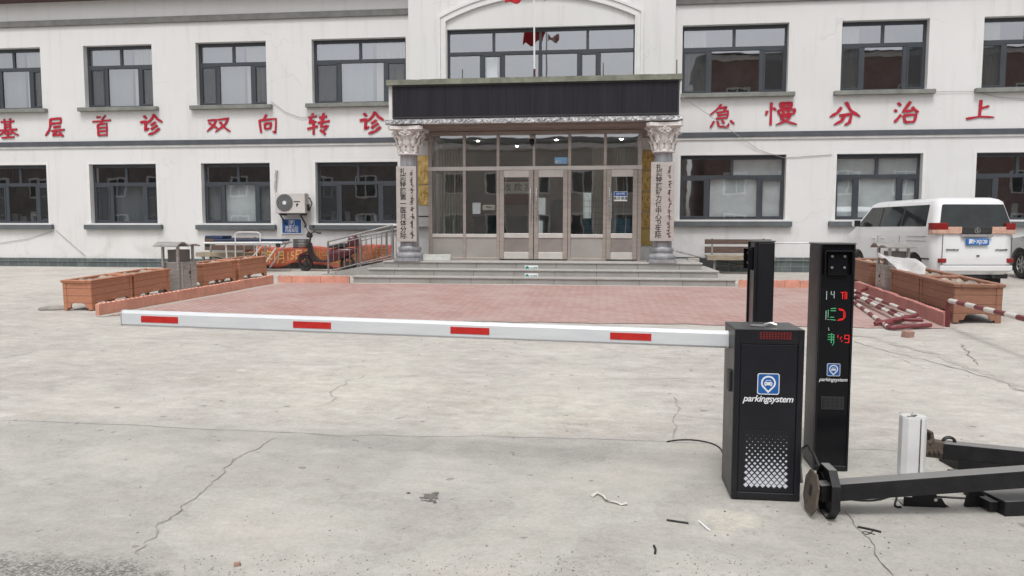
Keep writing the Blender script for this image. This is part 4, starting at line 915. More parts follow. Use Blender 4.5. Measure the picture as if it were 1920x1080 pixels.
# gold plaques and letter box on the wall beside the porch
def plaque(label, px0,px1,py0,py1,Y, m=M_GOLD):
    t,a,b = plate('gold_plaque', label, 'plaque', px0,px1,py0,py1,Y,.02, m, 'gold plaques on the wall beside the entrance')
    w,h = b.x-a.x,a.z-b.z; f = MB(); e_ = .02
    f.box(a.x,b.x,Y-.006,Y-.0005,a.z-e_,a.z).box(a.x,b.x,Y-.006,Y-.0005,b.z,b.z+e_).box(a.x,a.x+e_,Y-.006,Y-.0005,b.z+e_,a.z-e_).box(b.x-e_,b.x,Y-.006,Y-.0005,b.z+e_,a.z-e_)
    f.build('rim', mat('gold_rim',(.62,.44,.16),.3,.85), parent=t, world=True)
YW = YB-.03
plaque('upper gold plaque squeezed between the left column and the glazed screen', 770,810,292,345,YW); plaque('lower gold plaque squeezed between the left column and the glazed screen', 770,810,347,385,YW)
plaque('tall gold plaque hanging highest between the glazed screen and the right column', 1196,1234,282,318,YW); plaque('second gold plaque from the top between the glazed screen and the right column', 1196,1234,320,358,YW); plaque('third gold plaque from the top beside the right column', 1196,1234,360,395,YW); plaque('lowest gold plaque with a plain face beside the right column', 1196,1234,428,460,YW, mat('gold_plain',(.50,.37,.13),.4,.7))
plaque('gold plaque above the plain lowest one beside the right column', 1196,1234,397,427,YW)
t,a,b = plate('letter_box','pale grey metal letter box on the wall between the left column and the screen','letter box',770,812,386,425,YB-.16,.155, mat('box_grey',(.50,.48,.46),.5))
MB().box(a.x+.05,b.x-.05,YB-.165,YB-.16,(a.z+b.z)/2-.02,(a.z+b.z)/2+.01).build('slot', M_BLKTXT, parent=t, world=True)
# styrofoam plank on the platform
p0,p1 = PG(796,492), PG(846,492); zt0 = zt
x0,x1 = PY(794,491,17.2).x,PY(846,491,17.2).x
tag(MB().box(x0,x1,17.14,17.28,zt+.001,zt+.145).build('foam_block', mat('foam_white',(.55,.555,.52),.9,var=.12,vs=8,bump=.3), bevel=.008, origin=(x0,17.2,zt)), 'long pale foam block lying on the platform beside the left column', 'block')

# cables on the facade
def cable(label, pts, r=.006, m=M_GREYC, sag=0, name='cable'):
    P = [PY(*p) for p in pts]; Q = []
    for a,b in zip(P,P[1:]): Q += arc(a,b,sag,8)[:-1]
    Q.append(P[-1]); tag(MB().tube(Q,r,5).build(name,m,smooth=60,origin=P[0]), label, 'cable')
cable('thin grey cable drooping from an upper window sill towards the canopy on the left wing', [(508,190,D-.03),(535,210,D-.03),(565,221,D-.03),(600,215,D-.03)], .007)
cable('thin pale cable slanting down across the storey band right of the canopy', [(1270,176,D-.3),(1330,216,D-.2),(1395,262,D-.06),(1425,282,D-.03),(1470,296,D-.02),(1560,290,D-.02)], .007)
cable('thin grey cable running under the upper sills at the right end of the wall', [(1735,172,D-.03),(1822,171,D-.03),(1870,182,D-.03),(1925,186,D-.03)], .006)
cable('thin cable slanting down the lower wall left of the bin from a window sill', [(105,432,D-.02),(160,480,D-.02)], .007)
cable('long thin cable sagging low across the left wall under the first window', [(0,456,D-.02),(50,448,D-.02),(97,434,D-.02)], .006)

# ------------------------------------------------------------------ kerbs of red tile with a scalloped top
def kerb(label, p, q, h, th, m, tile=.3):
    p,q = Vector(p),Vector(q); d = q-p; d.z = 0; L = d.length; d.normalize(); nr = Vector((-d.y,d.x,0))
    n = max(1,round(L/tile)); mb = MB()
    for i in range(n):
        a = L*i/n+.003; b = L*(i+1)/n-.003; g0 = p+d*a; base = gz(*(g0.xy)); e = random.uniform(-.006,.006); top = []
        for k in range(13):
            s_ = a+(b-a)*k/12; top.append((s_, gz(*((p+d*s_).xy))+h-.016*abs(math.cos(math.pi*3*k/12))+e))
        poly = [(a,base-.05),(b,base-.05)]+top[::-1]
        M_ = frame(p-nr*(th/2)+nr*random.uniform(-.006,.006), d, (0,0,1)); M_.translation.z = 0
        mb.prism(poly, M_, -th)
    o = mb.build('kerb_edging', m, origin=(p.x,p.y,gz(p.x,p.y))); tag(o, label, 'kerb'); return o
kerb('long orange red scalloped tile kerb beside the left planters', (KL0.x-.05,KL0.y-.1,0), (KL1.x-.05,KL1.y,0), .19, .07, M_KERB)
kerb('long pink red scalloped tile kerb beside the right planters', (KR0.x+.05,KR0.y,0), (KR1.x+.05,KR1.y,0), .21, .07, M_KERBP)
kl = PG(518,532); kr = PG(652,533); kerb('short orange red scalloped kerb joining the left end of the stairs', (KL1.x-.03,16.02,0), (-5.46,16.02,0), .16, .07, M_KERB)
kerb('short orange red scalloped kerb joining the right end of the stairs', (2.83,16.05,0), (KR1.x+.03,16.05,0), .16, .07, M_KERB)

# ------------------------------------------------------------------ planters
def make_planter(W_=.50, L_=1.10, H=.50):
    t = thing('planter', 'x', 'planter', (0,0,0))
    po = []
    for x in (-W_/2,W_/2):
        for y in (0,L_):
            sx2 = 1 if x < 0 else -1; sy2 = 1 if y == 0 else -1
            MB().box(x,x+sx2*.065,y,y+sy2*.065,0,H-.045).build('corner_post', M_PLANT, parent=t, bevel=.008)
    i = .012
    for nm,x in (('l',-W_/2+i),('r',W_/2-i-.02)): MB().box(x,x+.02,.065,L_-.065,.135,H-.045).build('side_panel', M_PLANT, parent=t)
    for y in (i,L_-i-.02): MB().box(-W_/2+.065,W_/2-.065,y,y+.02,.135,H-.045).build('end_panel', M_PLANT, parent=t)
    ap = MB()
    def apron(a, b, m):
        r_ = .07; poly = [(a,.04),(a+.045,.04),(a+.06,.075)]+[(a+.06+r_*(1-math.cos(k*math.pi/10)), .075+r_*.62*math.sin(k*math.pi/10)) for k in range(1,6)]
        poly += [(b-.06-r_*(1-math.cos(k*math.pi/10)), .075+r_*.62*math.sin(k*math.pi/10)) for k in range(5,0,-1)]+[(b-.06,.075),(b-.045,.04),(b,.04),(b,.134),(a,.134)]
        ap.prism(poly, m, .022)
    apron(.065,L_-.065, frame((-W_/2+.032,0,0),(0,1,0),(0,0,1))); apron(.065,L_-.065, frame((W_/2-.010,0,0),(0,1,0),(0,0,1)))
    apron(-W_/2+.065,W_/2-.065, frame((0,.030,0),(1,0,0),(0,0,1))); apron(-W_/2+.065,W_/2-.065, frame((0,L_-.008,0),(1,0,0),(0,0,1)))
    ap.build('apron', M_PLANT, parent=t)
    rm = MB(); o_ = .018; w = .06
    rm.box(-W_/2-o_,-W_/2+w,-o_,L_+o_,H-.045,H).box(W_/2-w,W_/2+o_,-o_,L_+o_,H-.045,H).box(-W_/2+w,W_/2-w,-o_,w,H-.045,H-.001).box(-W_/2+w,W_/2-w,L_-w,L_+o_,H-.045,H-.001)
    rm.build('rim', M_PLANT, parent=t, bevel=.008)
    MB().box(-W_/2+.034,W_/2-.034,.034,L_-.034,.14,.16).build('tray', M_TRIM, parent=t)
    def so_(u,v):
        x = -W_/2+.035+(W_-.07)*u; y = .035+(L_-.07)*v; return (x,y,H-.05+.05*mn.noise(Vector((x*4,y*4,2)))+.035*mn.noise(Vector((x*15,y*15,5))))
    MB().add(*grid_pts(so_,16,30)).build('soil', M_SOIL, parent=t, smooth=50)
    rb = MB(); rnd = random.Random(4)
    for k in range(12):
        c = Vector((rnd.uniform(-W_/2+.1,W_/2-.1),rnd.uniform(.1,L_-.1),H-.05)); s_ = rnd.uniform(.02,.05)
        m = Matrix.Translation(c) @ Matrix.Rotation(rnd.random()*3,4,'X') @ Matrix.Rotation(rnd.random()*3,4,'Z')
        rb.add([m@Vector((math.cos(a_)*s_*rnd.uniform(.7,1.2), math.sin(a_)*s_*rnd.uniform(.7,1.2), z*s_)) for z in (-.6,.6) for a_ in [j*1.05 for j in range(6)]], [(0,1,2,3,4,5),(6,7,8,9,10,11)]+[(j,(j+1)%6,(j+1)%6+6,j+6) for j in range(6)])
    tag(rb.build('rubble', M_STONE, parent=t), kind='stuff')
    return t
pl0 = make_planter()
a0 = PG(181,581); a1 = PG(1788,610)
xl = a0.x-.31; xr = a1.x+.31; sk = math.atan2(KL1.x-KL0.x, KL1.y-KL0.y)
G_ = 'wood look planter boxes along the kerbs'
def brown(o):
    for c in [x for x in bpy.data.objects if x.parent == o]:
        if c.data.materials[0] == M_PLANT: c.data = c.data.copy(); c.data.materials[0] = M_PLANTB
    return o
def put(o, x, y, rz, label): o.location = (x,y,gz(x,y+.6)-.012); o.rotation_euler = (math.atan(.034),0,rz); tag(o,label,group=G_); return o
def wide(fn):
    def g_(o, *a): fn(o, *a); o.scale = (1.28,1.13,1.13); return o
    return g_
LX = lambda y: xl+math.tan(sk)*(y-11.3)
put(pl0, -8.48, 11.40, .0, 'orange brown planter box nearest the white arm, front of the left row')
put(copy_tree(pl0), -8.47, 12.55, -.01, 'orange brown planter box between the front left planter and the steel bin')
put(copy_tree(pl0), -8.38, 14.80, -.12, 'orange brown planter box just behind the left steel bin')
put(copy_tree(pl0), -8.22, 16.02, -.12, 'orange brown planter box farthest back in the left row, by the stretcher')
wide(put)(brown(copy_tree(pl0)), 5.31, 11.38, -.015, 'speckled brown planter box nearest the red and white rail on the right')
wide(put)(brown(copy_tree(pl0)), 5.33, 12.67, -.015, 'brown planter box between the front right planter and the right steel bin')
wide(put)(brown(copy_tree(pl0)), 5.42, 15.15, -.03, 'brown planter box half hidden behind the tall black ticket post')
tag(MB().lathe([(.16,0),(.20,.02),(.19,.05),(.12,.065)], n=11, fn=lambda r,z,t: r*(1+.3*math.sin(2*t+1)+.12*math.sin(5*t))).build('flat_stone', M_STONE, smooth=30, origin=(0,0,0)), 'flat grey stone lying on the ground beside the front left planter', 'stone')
o = bpy.data.objects['flat_stone']; q = PG(103,580); o.location = (q.x,q.y,gz(q.x,q.y)-.01)

# ------------------------------------------------------------------ stainless litter bins
def make_bin(label, x, y, rz, flip=1):
    t = thing('litter_bin', label, 'bin', (x,y,gz(x,y)), rz, 'stainless litter bins between the planters')
    MB().box(-.30,.30,-.24,.24,.0,.06).build('plinth', mat('bin_plinth',(.30,.29,.27),.8), parent=t, bevel=.01)
    MB().box(-.16*flip-.02,.30*flip,-.22,.22,.06,.60).build('body', M_INOXD, parent=t, bevel=.008)
    d = MB().box(-.13*flip,.07*flip,-.232,-.222,.10,.56); do = d.build('door', M_INOXD, parent=t, bevel=.004)
    MB().box(.03*flip,.05*flip,-.245,-.232,.36,.42).cyl((.045*flip,-.24,.30),(.045*flip,-.232,.30),.012,n=10).build('lock', M_BLKTXT, parent=do)
    d = MB().box(.09*flip,.28*flip,-.232,-.222,.10,.56); d.build('door', M_INOXD, parent=t, bevel=.004)
    MB().box(-.10*flip,.24*flip,-.12,.14,.60,.84).build('ash_box', mat('ash_box',(.20,.19,.18),.5,.4), parent=t)
    for xx in (-.22*flip,.27*flip):
        for yy in (-.16,.16): MB().box(xx-.025,xx+.025,yy-.02,yy+.02,.06,.92).build('post', M_INOXD, parent=t, bevel=.004)
    rf = MB(); pr = []
    for i in range(17):
        u = i/16; xx = -.38+.76*u; zz = .90+.075*math.sin(min(1,u/.5)*math.pi)*(1 if u<.5 else 0)+.03*math.sin(max(0,(u-.5)/.5)*math.pi)
        pr.append((xx*flip,zz))
    n = len(pr)
    rf.add([(x_,-.26,z_) for x_,z_ in pr]+[(x_,.26,z_) for x_,z_ in pr]+[(x_,-.26,z_+.022) for x_,z_ in pr]+[(x_,.26,z_+.022) for x_,z_ in pr],
           [(i,i+1,n+i+1,n+i) for i in range(n-1)]+[(2*n+i,3*n+i,3*n+i+1,2*n+i+1) for i in range(n-1)]+[(i,2*n+i,2*n+i+1,i+1) for i in range(n-1)]+[(n+i,n+i+1,3*n+i+1,3*n+i) for i in range(n-1)]+[(0,n,3*n,2*n),(n-1,3*n-1,4*n-1,2*n-1)])
    rf.build('roof', M_INOXD, parent=t, smooth=40)
    return t
bl = make_bin('stainless litter bin with a curved roof standing in the left planter row', -8.32, 14.10, R(90)-.06)
br_ = make_bin('stainless litter bin with plastic film draped over it in the right planter row', 5.27, 14.50, R(-90)+.03)
# draped plastic film from the right bin down to the planter
A_ = PY(1646,482,14.35); B_ = PY(1732,526,13.3)
n_ = M_FILM.node_tree; tr_ = n_.nodes.new('ShaderNodeBsdfTransparent'); mx_ = n_.nodes.new('ShaderNodeMixShader'); mx_.inputs[0].default_value = .62
n_.links.new(tr_.outputs[0], mx_.inputs[1]); n_.links.new(n_.nodes['Principled BSDF'].outputs[0], mx_.inputs[2]); n_.links.new(mx_.outputs[0], n_.nodes['Material Output'].inputs[0])
def film(u,v):
    p = A_.lerp(B_,u); sag = .10*math.sin(u*math.pi); n_ = mn.noise(Vector((u*5,v*3,1)))
    side = Vector((.22,.30,.30))*(v-.5)*(.25+.75*u)*(1.25-u*.3)
    return p+side+Vector((.03*n_, .0, .07*math.sin(u*2.2)+(.025*mn.noise(Vector((u*7,v*4,4)))+.03*abs(v-.5)*math.sin(u*9))+.05*math.sin(u*5+v*4)+.04*(1-u)))
o = MB().add(*grid_pts(film,28,14)).build('plastic_film', M_FILM, smooth=70, origin=A_); o.modifiers.new('thick','SOLIDIFY').thickness = .004
tag(o, 'crumpled sheet of whitish plastic film draped from the right bin onto the planter', 'plastic sheet')

# ------------------------------------------------------------------ barrier gate
cy0 = 4.47; gx0, gx1 = .775, 1.165; gz0 = gz(.97,4.6); CHT = 1.005; cd = .36
bar = thing('barrier_gate', 'black parking barrier cabinet with a long white arm lowered across the yard', 'barrier', ((gx0+gx1)/2, cy0+cd/2, gz0))
W2 = (gx1-gx0)/2
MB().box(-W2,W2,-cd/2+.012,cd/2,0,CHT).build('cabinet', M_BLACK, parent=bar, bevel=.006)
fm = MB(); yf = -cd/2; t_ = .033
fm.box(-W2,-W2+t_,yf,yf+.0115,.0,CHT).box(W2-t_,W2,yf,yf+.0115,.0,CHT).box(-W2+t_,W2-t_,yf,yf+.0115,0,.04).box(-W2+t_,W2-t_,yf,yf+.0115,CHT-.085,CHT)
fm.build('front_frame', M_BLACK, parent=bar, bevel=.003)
door_ = MB().box(-W2+t_+.004,W2-t_-.004,yf+.004,yf+.0115,.044,CHT-.089).build('door', mat('cabinet_door',(.0095,.010,.0145),.4,var=.2,vs=5,bump=.05,bs=400,spec=.38), parent=bar, bevel=.003)
MB().box(-W2-.016,-W2+.001,-.10,-.02,.62,.745).build('hinge_handle', M_TRIM, parent=bar, bevel=.004)
gr = MB(); 
for r_ in range(4):
    for c_ in range(11):
        x = -.05+.0165*c_; z = CHT-.052+.011*r_; gr.prism([(x-.005,z-.0035),(x+.005,z-.0035),(x+.005,z+.0035),(x-.005,z+.0035)], FRONT(0,yf,0), .0012)
gr.build('status_light', mat('dim_red_led',(.20,.012,.012),.4,emit=.15), parent=bar)
# vent: rows of diamonds that shrink upwards
vt = MB(); rows = 17; vt.cur = 1; vt.box(-.13,.13,yf+.0026,yf+.0039,.065,.41); vt.cur = 0
for r_ in range(rows):
    z = .085+.0185*r_; s_ = .0145*max(.08,1-(r_/rows)**1.15*1.0)
    for c_ in range(8 if r_%2 == 0 else 7):
        x = -.112+.032*c_+(.016 if r_%2 else 0); vt.prism([(x-s_,z),(x,z-s_),(x+s_,z),(x,z+s_)], FRONT(0,yf+.0038,0), .0014)
vt.build('vent_pattern', [mat('vent_white',(.60,.62,.68),.45,var=.03), M_BLACK], parent=door_)
def logo(parent, m, s):    # rounded blue badge with a white pin ring and a car
    lb = MB().prism(rrect(-.5*s,.5*s,-.5*s,.5*s,.11*s), m, .0015); lo_ = lb.build('badge', M_LOGOB, parent=parent)
    w = MB(); m1 = m@Matrix.Translation((0,0,.0015)); P = rrect(-.5*s,.5*s,-.5*s,.5*s,.11*s); Q = rrect(-.465*s,.465*s,-.465*s,.465*s,.09*s)
    for i in range(len(P)): j = (i+1)%len(P); w.prism([P[i],P[j],Q[j],Q[i]], m1, .001)
    ring_poly(w, m1, 0,.05*s,.26*s,.335*s,.001,30,-50,230); 
    w.prism([(-.215*s,-.207*s),(-.167*s,-.15*s),(0,-.32*s),(0,-.43*s)], m1, .001); w.prism([(.215*s,-.207*s),(0,-.43*s),(0,-.32*s),(.167*s,-.15*s)], m1, .001)
    w.prism([(-.17*s,-.06*s),(.17*s,-.06*s),(.19*s,.04*s),(.16*s,.08*s),(-.16*s,.08*s),(-.19*s,.04*s)], m1, .001)
    w.prism([(-.13*s,.083*s),(.13*s,.083*s),(.10*s,.18*s),(-.10*s,.18*s)], m1, .001); w.prism([(-.16*s,-.10*s),(-.10*s,-.10*s),(-.10*s,-.063*s),(-.16*s,-.063*s)], m1, .001); w.prism([(.10*s,-.10*s),(.16*s,-.10*s),(.16*s,-.063*s),(.10*s,-.063*s)], m1, .001)
    w.build('pin_symbol', M_LETW, parent=lo_)
    b_ = MB(); m2 = m@Matrix.Translation((0,0,.0026)); b_.prism([(-.105*s,.095*s),(.105*s,.095*s),(.085*s,.155*s),(-.085*s,.155*s)], m2, .0006); b_.prism([(-.15*s,.0),(-.09*s,-.02*s),(-.09*s,.02*s),(-.15*s,.035*s)], m2, .0006); b_.prism([(.09*s,-.02*s),(.15*s,.0),(.15*s,.035*s),(.09*s,.02*s)], m2, .0006)
    b_.build('car_detail', M_LOGOB, parent=lo_)
logo(door_, FRONT(0,yf+.0038,CHT-.318), .124)
text_mb('parkingsystem', .053, FRONT(0,yf+.0036,CHT-.407), .0016, shear=.28, offset=.0007, width=.93).build('lettering', M_LETW, parent=door_)
text_mb('', .01, FRONT(0,0,0)) if False else None
# latch on the lid
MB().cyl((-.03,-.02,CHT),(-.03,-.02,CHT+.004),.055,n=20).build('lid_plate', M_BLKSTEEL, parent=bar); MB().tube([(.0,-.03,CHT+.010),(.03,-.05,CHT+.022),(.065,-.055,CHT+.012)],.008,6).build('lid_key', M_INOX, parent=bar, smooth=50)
# arm: octagonal tube running left behind the cabinet
aR = PZ(1362,636,4.62); aL = PZ(233,595.5,5.16)
ad = (aL-aR).normalized(); aE = aR-ad*.25
hh, hw_ = .053, .028; an = ad.cross(Vector((0,0,1))).normalized(); au = an.cross(ad)
if an.y > 0: an = -an
au = Vector((0,0,1)) if au.z < 0 else au
ch_ = .013
sec = [(-hw_,-hh+ch_),(-hw_,hh-ch_*1.5),(-hw_+ch_,hh),(hw_-ch_,hh),(hw_,hh-ch_*1.5),(hw_,-hh+ch_),(hw_-ch_,-hh),(-hw_+ch_,-hh)]
am = MB().loft([[p+an*(-a_)+au*b_ for a_,b_ in sec] for p in (aE,aL)])
am.box(0,0,0,0,0,0) if False else None
arm = am.build('arm', M_ARM, parent=bar, world=True, bevel=.002)
MB().loft([[p+an*(-a_*1.03)+au*b_*1.03 for a_,b_ in sec] for p in (aL+ad*.001,aL+ad*.008)]).build('end_cap', mat('cap_grey',(.45,.43,.42),.6), parent=arm, world=True)
def onarm(px): # point on the arm's front face under that pixel column
    d = ray(px, 610); n_ = Vector((d.x,d.y)); best = min((i/2000 for i in range(2001)), key=lambda s_: abs((aR.lerp(aL,s_)).x*d.y-(aR.lerp(aL,s_)).y*d.x)); return aR.lerp(aL,best)
for a_,b_ in ((270,338.5),(553,624),(846,919),(1144,1221)):
    p,q = onarm(a_),onarm(b_); m = frame(p+an*(hw_), (q-p), au); L_ = (q-p).length
    n0 = m.to_3x3()@Vector((0,0,1)); m = m if n0.dot(an) > 0 else m
    s_ = 1 if n0.dot(an) > 0 else -1
    MB().prism([(0,-.0225),(L_,-.0225),(L_,.0205),(0,.0205)], m, .0025*s_).build('reflector', M_REFL, parent=arm, world=True)

# ------------------------------------------------------------------ ticket posts
def make_post(label, x, y, rz, w=.215, d=.25, H=1.475):
    t = thing('ticket_post', label, 'parking terminal', (x,y,gz(x,y)), rz, 'tall black ticket posts behind the barrier')
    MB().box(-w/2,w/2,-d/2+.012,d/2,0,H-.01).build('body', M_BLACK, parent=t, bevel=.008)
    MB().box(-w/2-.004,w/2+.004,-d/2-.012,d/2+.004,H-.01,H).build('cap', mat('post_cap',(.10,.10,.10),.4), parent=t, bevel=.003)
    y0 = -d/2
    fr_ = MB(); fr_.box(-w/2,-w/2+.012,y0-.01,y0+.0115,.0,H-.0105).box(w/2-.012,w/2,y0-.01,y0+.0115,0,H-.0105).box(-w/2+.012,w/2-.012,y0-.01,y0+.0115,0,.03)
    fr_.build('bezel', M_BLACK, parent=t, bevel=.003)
    MB().box(-w/2+.013,w/2-.013,y0,y0+.0115,.031,H-.012).build('front_panel', M_BLACKG, parent=t)
    h = MB(); h.box(-.085,.085,y0-.045,y0-.0005,H-.056,H-.046).box(-.085,-.078,y0-.045,y0-.0005,H-.20,H-.057).box(.078,.085,y0-.045,y0-.0005,H-.20,H-.057); h.build('camera_hood', M_BLACKG, parent=t, bevel=.003)
    MB().box(-.062,.062,y0-.02,y0-.0006,H-.205,H-.065).build('camera_window', M_BLACKG, parent=t, bevel=.006)
    sc_ = MB()
    for a_ in (-.038,.038):
        for b_ in (-.085,-.155): sc_.cyl((a_,y0-.028,H+b_),(a_,y0-.02,H+b_),.008,n=12)
    sc_.build('camera_lamp', M_INOX, parent=t, smooth=50)
    logo(t, FRONT(.0,y0-.0003,.66), .082)
    text_mb('parkingsystem', .033, FRONT(0,y0-.0004,.595), .0014, shear=.28, offset=.0003, width=.93).build('lettering', M_LETW, parent=t)
    sp = MB().box(-.072,.072,y0-.004,y0-.0004,.40,.485)
    so2 = sp.build('speaker', M_TRIM, parent=t, bevel=.004)
    hl = MB()
    for r_ in range(3):
        for c_ in range(5): hl.cyl((-.056+.028*c_,y0-.006,.425+.022*r_),(-.056+.028*c_,y0-.0035,.425+.022*r_),.006,n=8)
    hl.build('speaker_hole', M_BLKTXT, parent=so2)
    return t
pA = PY(1566,600,5.03); post = make_post('tall black ticket post with red and green display lines facing the camera', pA.x, 5.03+.125, 0)
# fragments of a scanned LED message
def seg(mb, segs, m, wd=.0042):
    for (x0,z0,x1,z1) in segs:
        d = Vector((x1-x0,z1-z0)); n_ = max(1,int(d.length/.0046))
        for k in range(n_+1):
            x = x0+(x1-x0)*k/n_; z = z0+(z1-z0)*k/n_; mb.prism([(x-wd/2,z-wd/2),(x+wd/2,z-wd/2),(x+wd/2,z+wd/2),(x-wd/2,z+wd/2)], m, .0012)
fm_ = FRONT(0,-.1253,0)
w_ = MB(); seg(w_, [(-.058,1.165,-.058,1.115),(-.03,1.165,-.03,1.145),(-.03,1.145,-.012,1.145),(-.012,1.165,-.012,1.125),(-.058,1.04,-.058,.985),(-.045,.985,-.038,.985),(-.04,.93,-.036,.915)], fm_)
w_.build('display_digit', M_LEDW, parent=post)
r_ = MB(); seg(r_, [(.03,1.16,.045,1.16),(.04,1.16,.04,1.12),(.055,1.165,.055,1.12),(.065,1.16,.065,1.12),(.02,1.055,.045,1.05),(.045,1.05,.058,1.035),(.058,1.035,.060,1.005),(.060,1.005,.045,.985),(.045,.985,.015,.98),(.022,1.048,.048,1.042),(.05,1.03,.052,1.0),(.022,.987,.044,.992),
        (.02,.885,.02,.87),(.035,.86,.042,.875),(.042,.845,.048,.85),(.062,.885,.088,.885),(.062,.885,.062,.862),(.062,.862,.088,.862),(.088,.885,.088,.838),(.066,.838,.088,.838)], fm_, .0044)
r_.build('display_digit', M_LEDR, parent=post)
gq = MB(); seg(gq, [(-.028,1.055,.0,1.058),(-.028,1.042,.0,1.042),(-.028,.985,.0,.982),(-.045,1.045,-.045,1.0),(-.03,1.0,-.01,1.0),(-.02,.895,-.02,.835),(-.04,.888,-.005,.888),(-.04,.872,-.005,.872),(-.04,.856,-.005,.856),(-.005,.888,-.005,.83),(-.012,.82,-.005,.83)], fm_, .0044)
gq.build('display_digit', M_LEDG, parent=post)
pB = PY(1430,540,5.30); post2 = make_post('second black ticket post turned sideways behind the barrier cabinet, its camera hood facing left', pB.x+.012, 5.42, R(-90), d=.125, w=.24)
a_ = PZ(1440,455,5.25); b_ = PZ(1525,455.5,5.1)
tag(MB().tube(arc(a_,b_,.003,6),.006,6).build('white_cord', M_WHITEP, smooth=60, origin=a_), 'thin white cord stretched between the tops of the two black ticket posts', 'cord')

# ------------------------------------------------------------------ dismantled black posts on the ground
A0 = PZ(1566,919,4.22); A1 = PZ(1925,893,4.18); dA = (A1-A0).normalized()
lp = thing('dismantled_post', 'black square steel post lying on the ground with an octagonal base plate by the cabinet', 'post', (A0.x,A0.y,gz(A0.x,A0.y)))
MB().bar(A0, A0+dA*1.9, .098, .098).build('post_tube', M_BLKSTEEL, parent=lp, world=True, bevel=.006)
def octa(s_, k=.48): return [(s_*a_,s_*b_) for a_,b_ in ((k,-1),(1,-k),(1,k),(k,1),(-k,1),(-1,k),(-1,-k),(-k,-1))]
pm_ = frame(A0-dA*.035, dA.cross(Vector((0,0,1))), (0,0,1)); zc_ = (pm_.to_3x3()@Vector((0,0,1)))
hs_ = (A0.z-gz(A0.x,A0.y))*1.0-.004
if zc_.dot(dA) < 0: pm_ = frame(A0-dA*.035, -dA.cross(Vector((0,0,1))), (0,0,1))
pm_ = pm_@Matrix.Rotation(R(-3),4,'Y'); hub = MB()
o1_, o2_ = octa(hs_), octa(hs_*.93)
for k in range(8): hub.prism([o1_[k],o1_[(k+1)%8],o2_[(k+1)%8],o2_[k]], pm_@Matrix.Translation((0,0,-.028)), .03)
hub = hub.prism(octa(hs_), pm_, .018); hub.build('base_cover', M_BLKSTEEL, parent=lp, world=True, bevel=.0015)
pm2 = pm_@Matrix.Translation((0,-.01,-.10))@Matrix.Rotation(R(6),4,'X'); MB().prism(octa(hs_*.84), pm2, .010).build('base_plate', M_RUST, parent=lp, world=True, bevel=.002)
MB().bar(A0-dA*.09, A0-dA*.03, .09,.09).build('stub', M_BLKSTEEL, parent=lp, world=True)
MB().prism([(-.022,-.03),(.022,-.03),(.022,.03),(-.022,.03)], pm2@Matrix.Translation((0,.01,-.0015)), .001).build('cable_hole', M_BLKTXT, parent=lp, world=True)
B0 = PZ(1762,842,4.66); B1 = PZ(1925,858,4.60); dB = (B1-B0).normalized()
lb_ = thing('dismantled_post', 'second black steel post lying behind, with a bolted hinge at its left end', 'post', (B0.x,B0.y,gz(B0.x,B0.y)))
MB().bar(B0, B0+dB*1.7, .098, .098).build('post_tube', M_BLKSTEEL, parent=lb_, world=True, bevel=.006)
hg = MB(); e0 = PZ(1730,838,4.66); hg.bar(e0, B0+dB*.01, .085,.10); hg.bar(PZ(1733,815,4.66),PZ(1745,822,4.66),.05,.035); hg.tube([PZ(1728,812,4.62),PZ(1738,808,4.62),PZ(1746,812,4.62),PZ(1748,824,4.62),PZ(1742,832,4.62)],.014,8)
for k in range(4): c = PZ(1734+9*k,846,4.62); hg.cyl(c,c+Vector((0,-.03,0)),.012,n=8)
hg.build('hinge', M_RUST, parent=lb_, world=True, bevel=.003)
rc = PZ(1779,829,4.66); rg_ = MB(); rg_.tube([rc+Vector((.035*math.cos(t),.0,.03*math.sin(t))) for t in [2*math.pi*k/20 for k in range(20)]],.010,6,closed=True); rg_.build('ring', M_CABLE, parent=lb_, world=True, smooth=60)
for k,px in enumerate((0,)): pass
# white octagonal lamp column
wc = PG(1706,925); wt = thing('lamp_housing', 'short white octagonal metal housing standing upright behind the lying black post', 'housing', (wc.x,wc.y,gz(wc.x,wc.y)))
hW = .47; s8 = [(.07,-.028),(.07,.028),(.045,.055),(-.045,.055),(-.07,.028),(-.07,-.028),(-.045,-.055),(.045,-.055)]
MB().loft([[Vector((x_+.0,y_,z_)) for x_,y_ in s8] for z_ in (.06,hW)]).build('shell', M_WHITEP, parent=wt, bevel=.004)
MB().box(.020,.026,-.058,-.0545,.06,hW-.004).build('seam', M_RUST, parent=wt)
MB().loft([[Vector((x_*.97,y_*.97,z_)) for x_,y_ in s8] for z_ in (hW,hW+.004)]).cyl((-.0,0,hW),(0,0,hW+.03),.006,n=6).build('top_plate', mat('cap_white',(.66,.66,.64),.5), parent=wt)
MB().cyl((.005,.005,hW+.004),(.005,.005,hW+.007),.017,n=14).box(-.045,.0,-.035,-.022,hW+.004,hW+.0065).build('socket', M_RUST, parent=wt)
MB().box(-.05,.0,-.05,.03,0,.06).build('foot', M_RUST, parent=wt, bevel=.004)
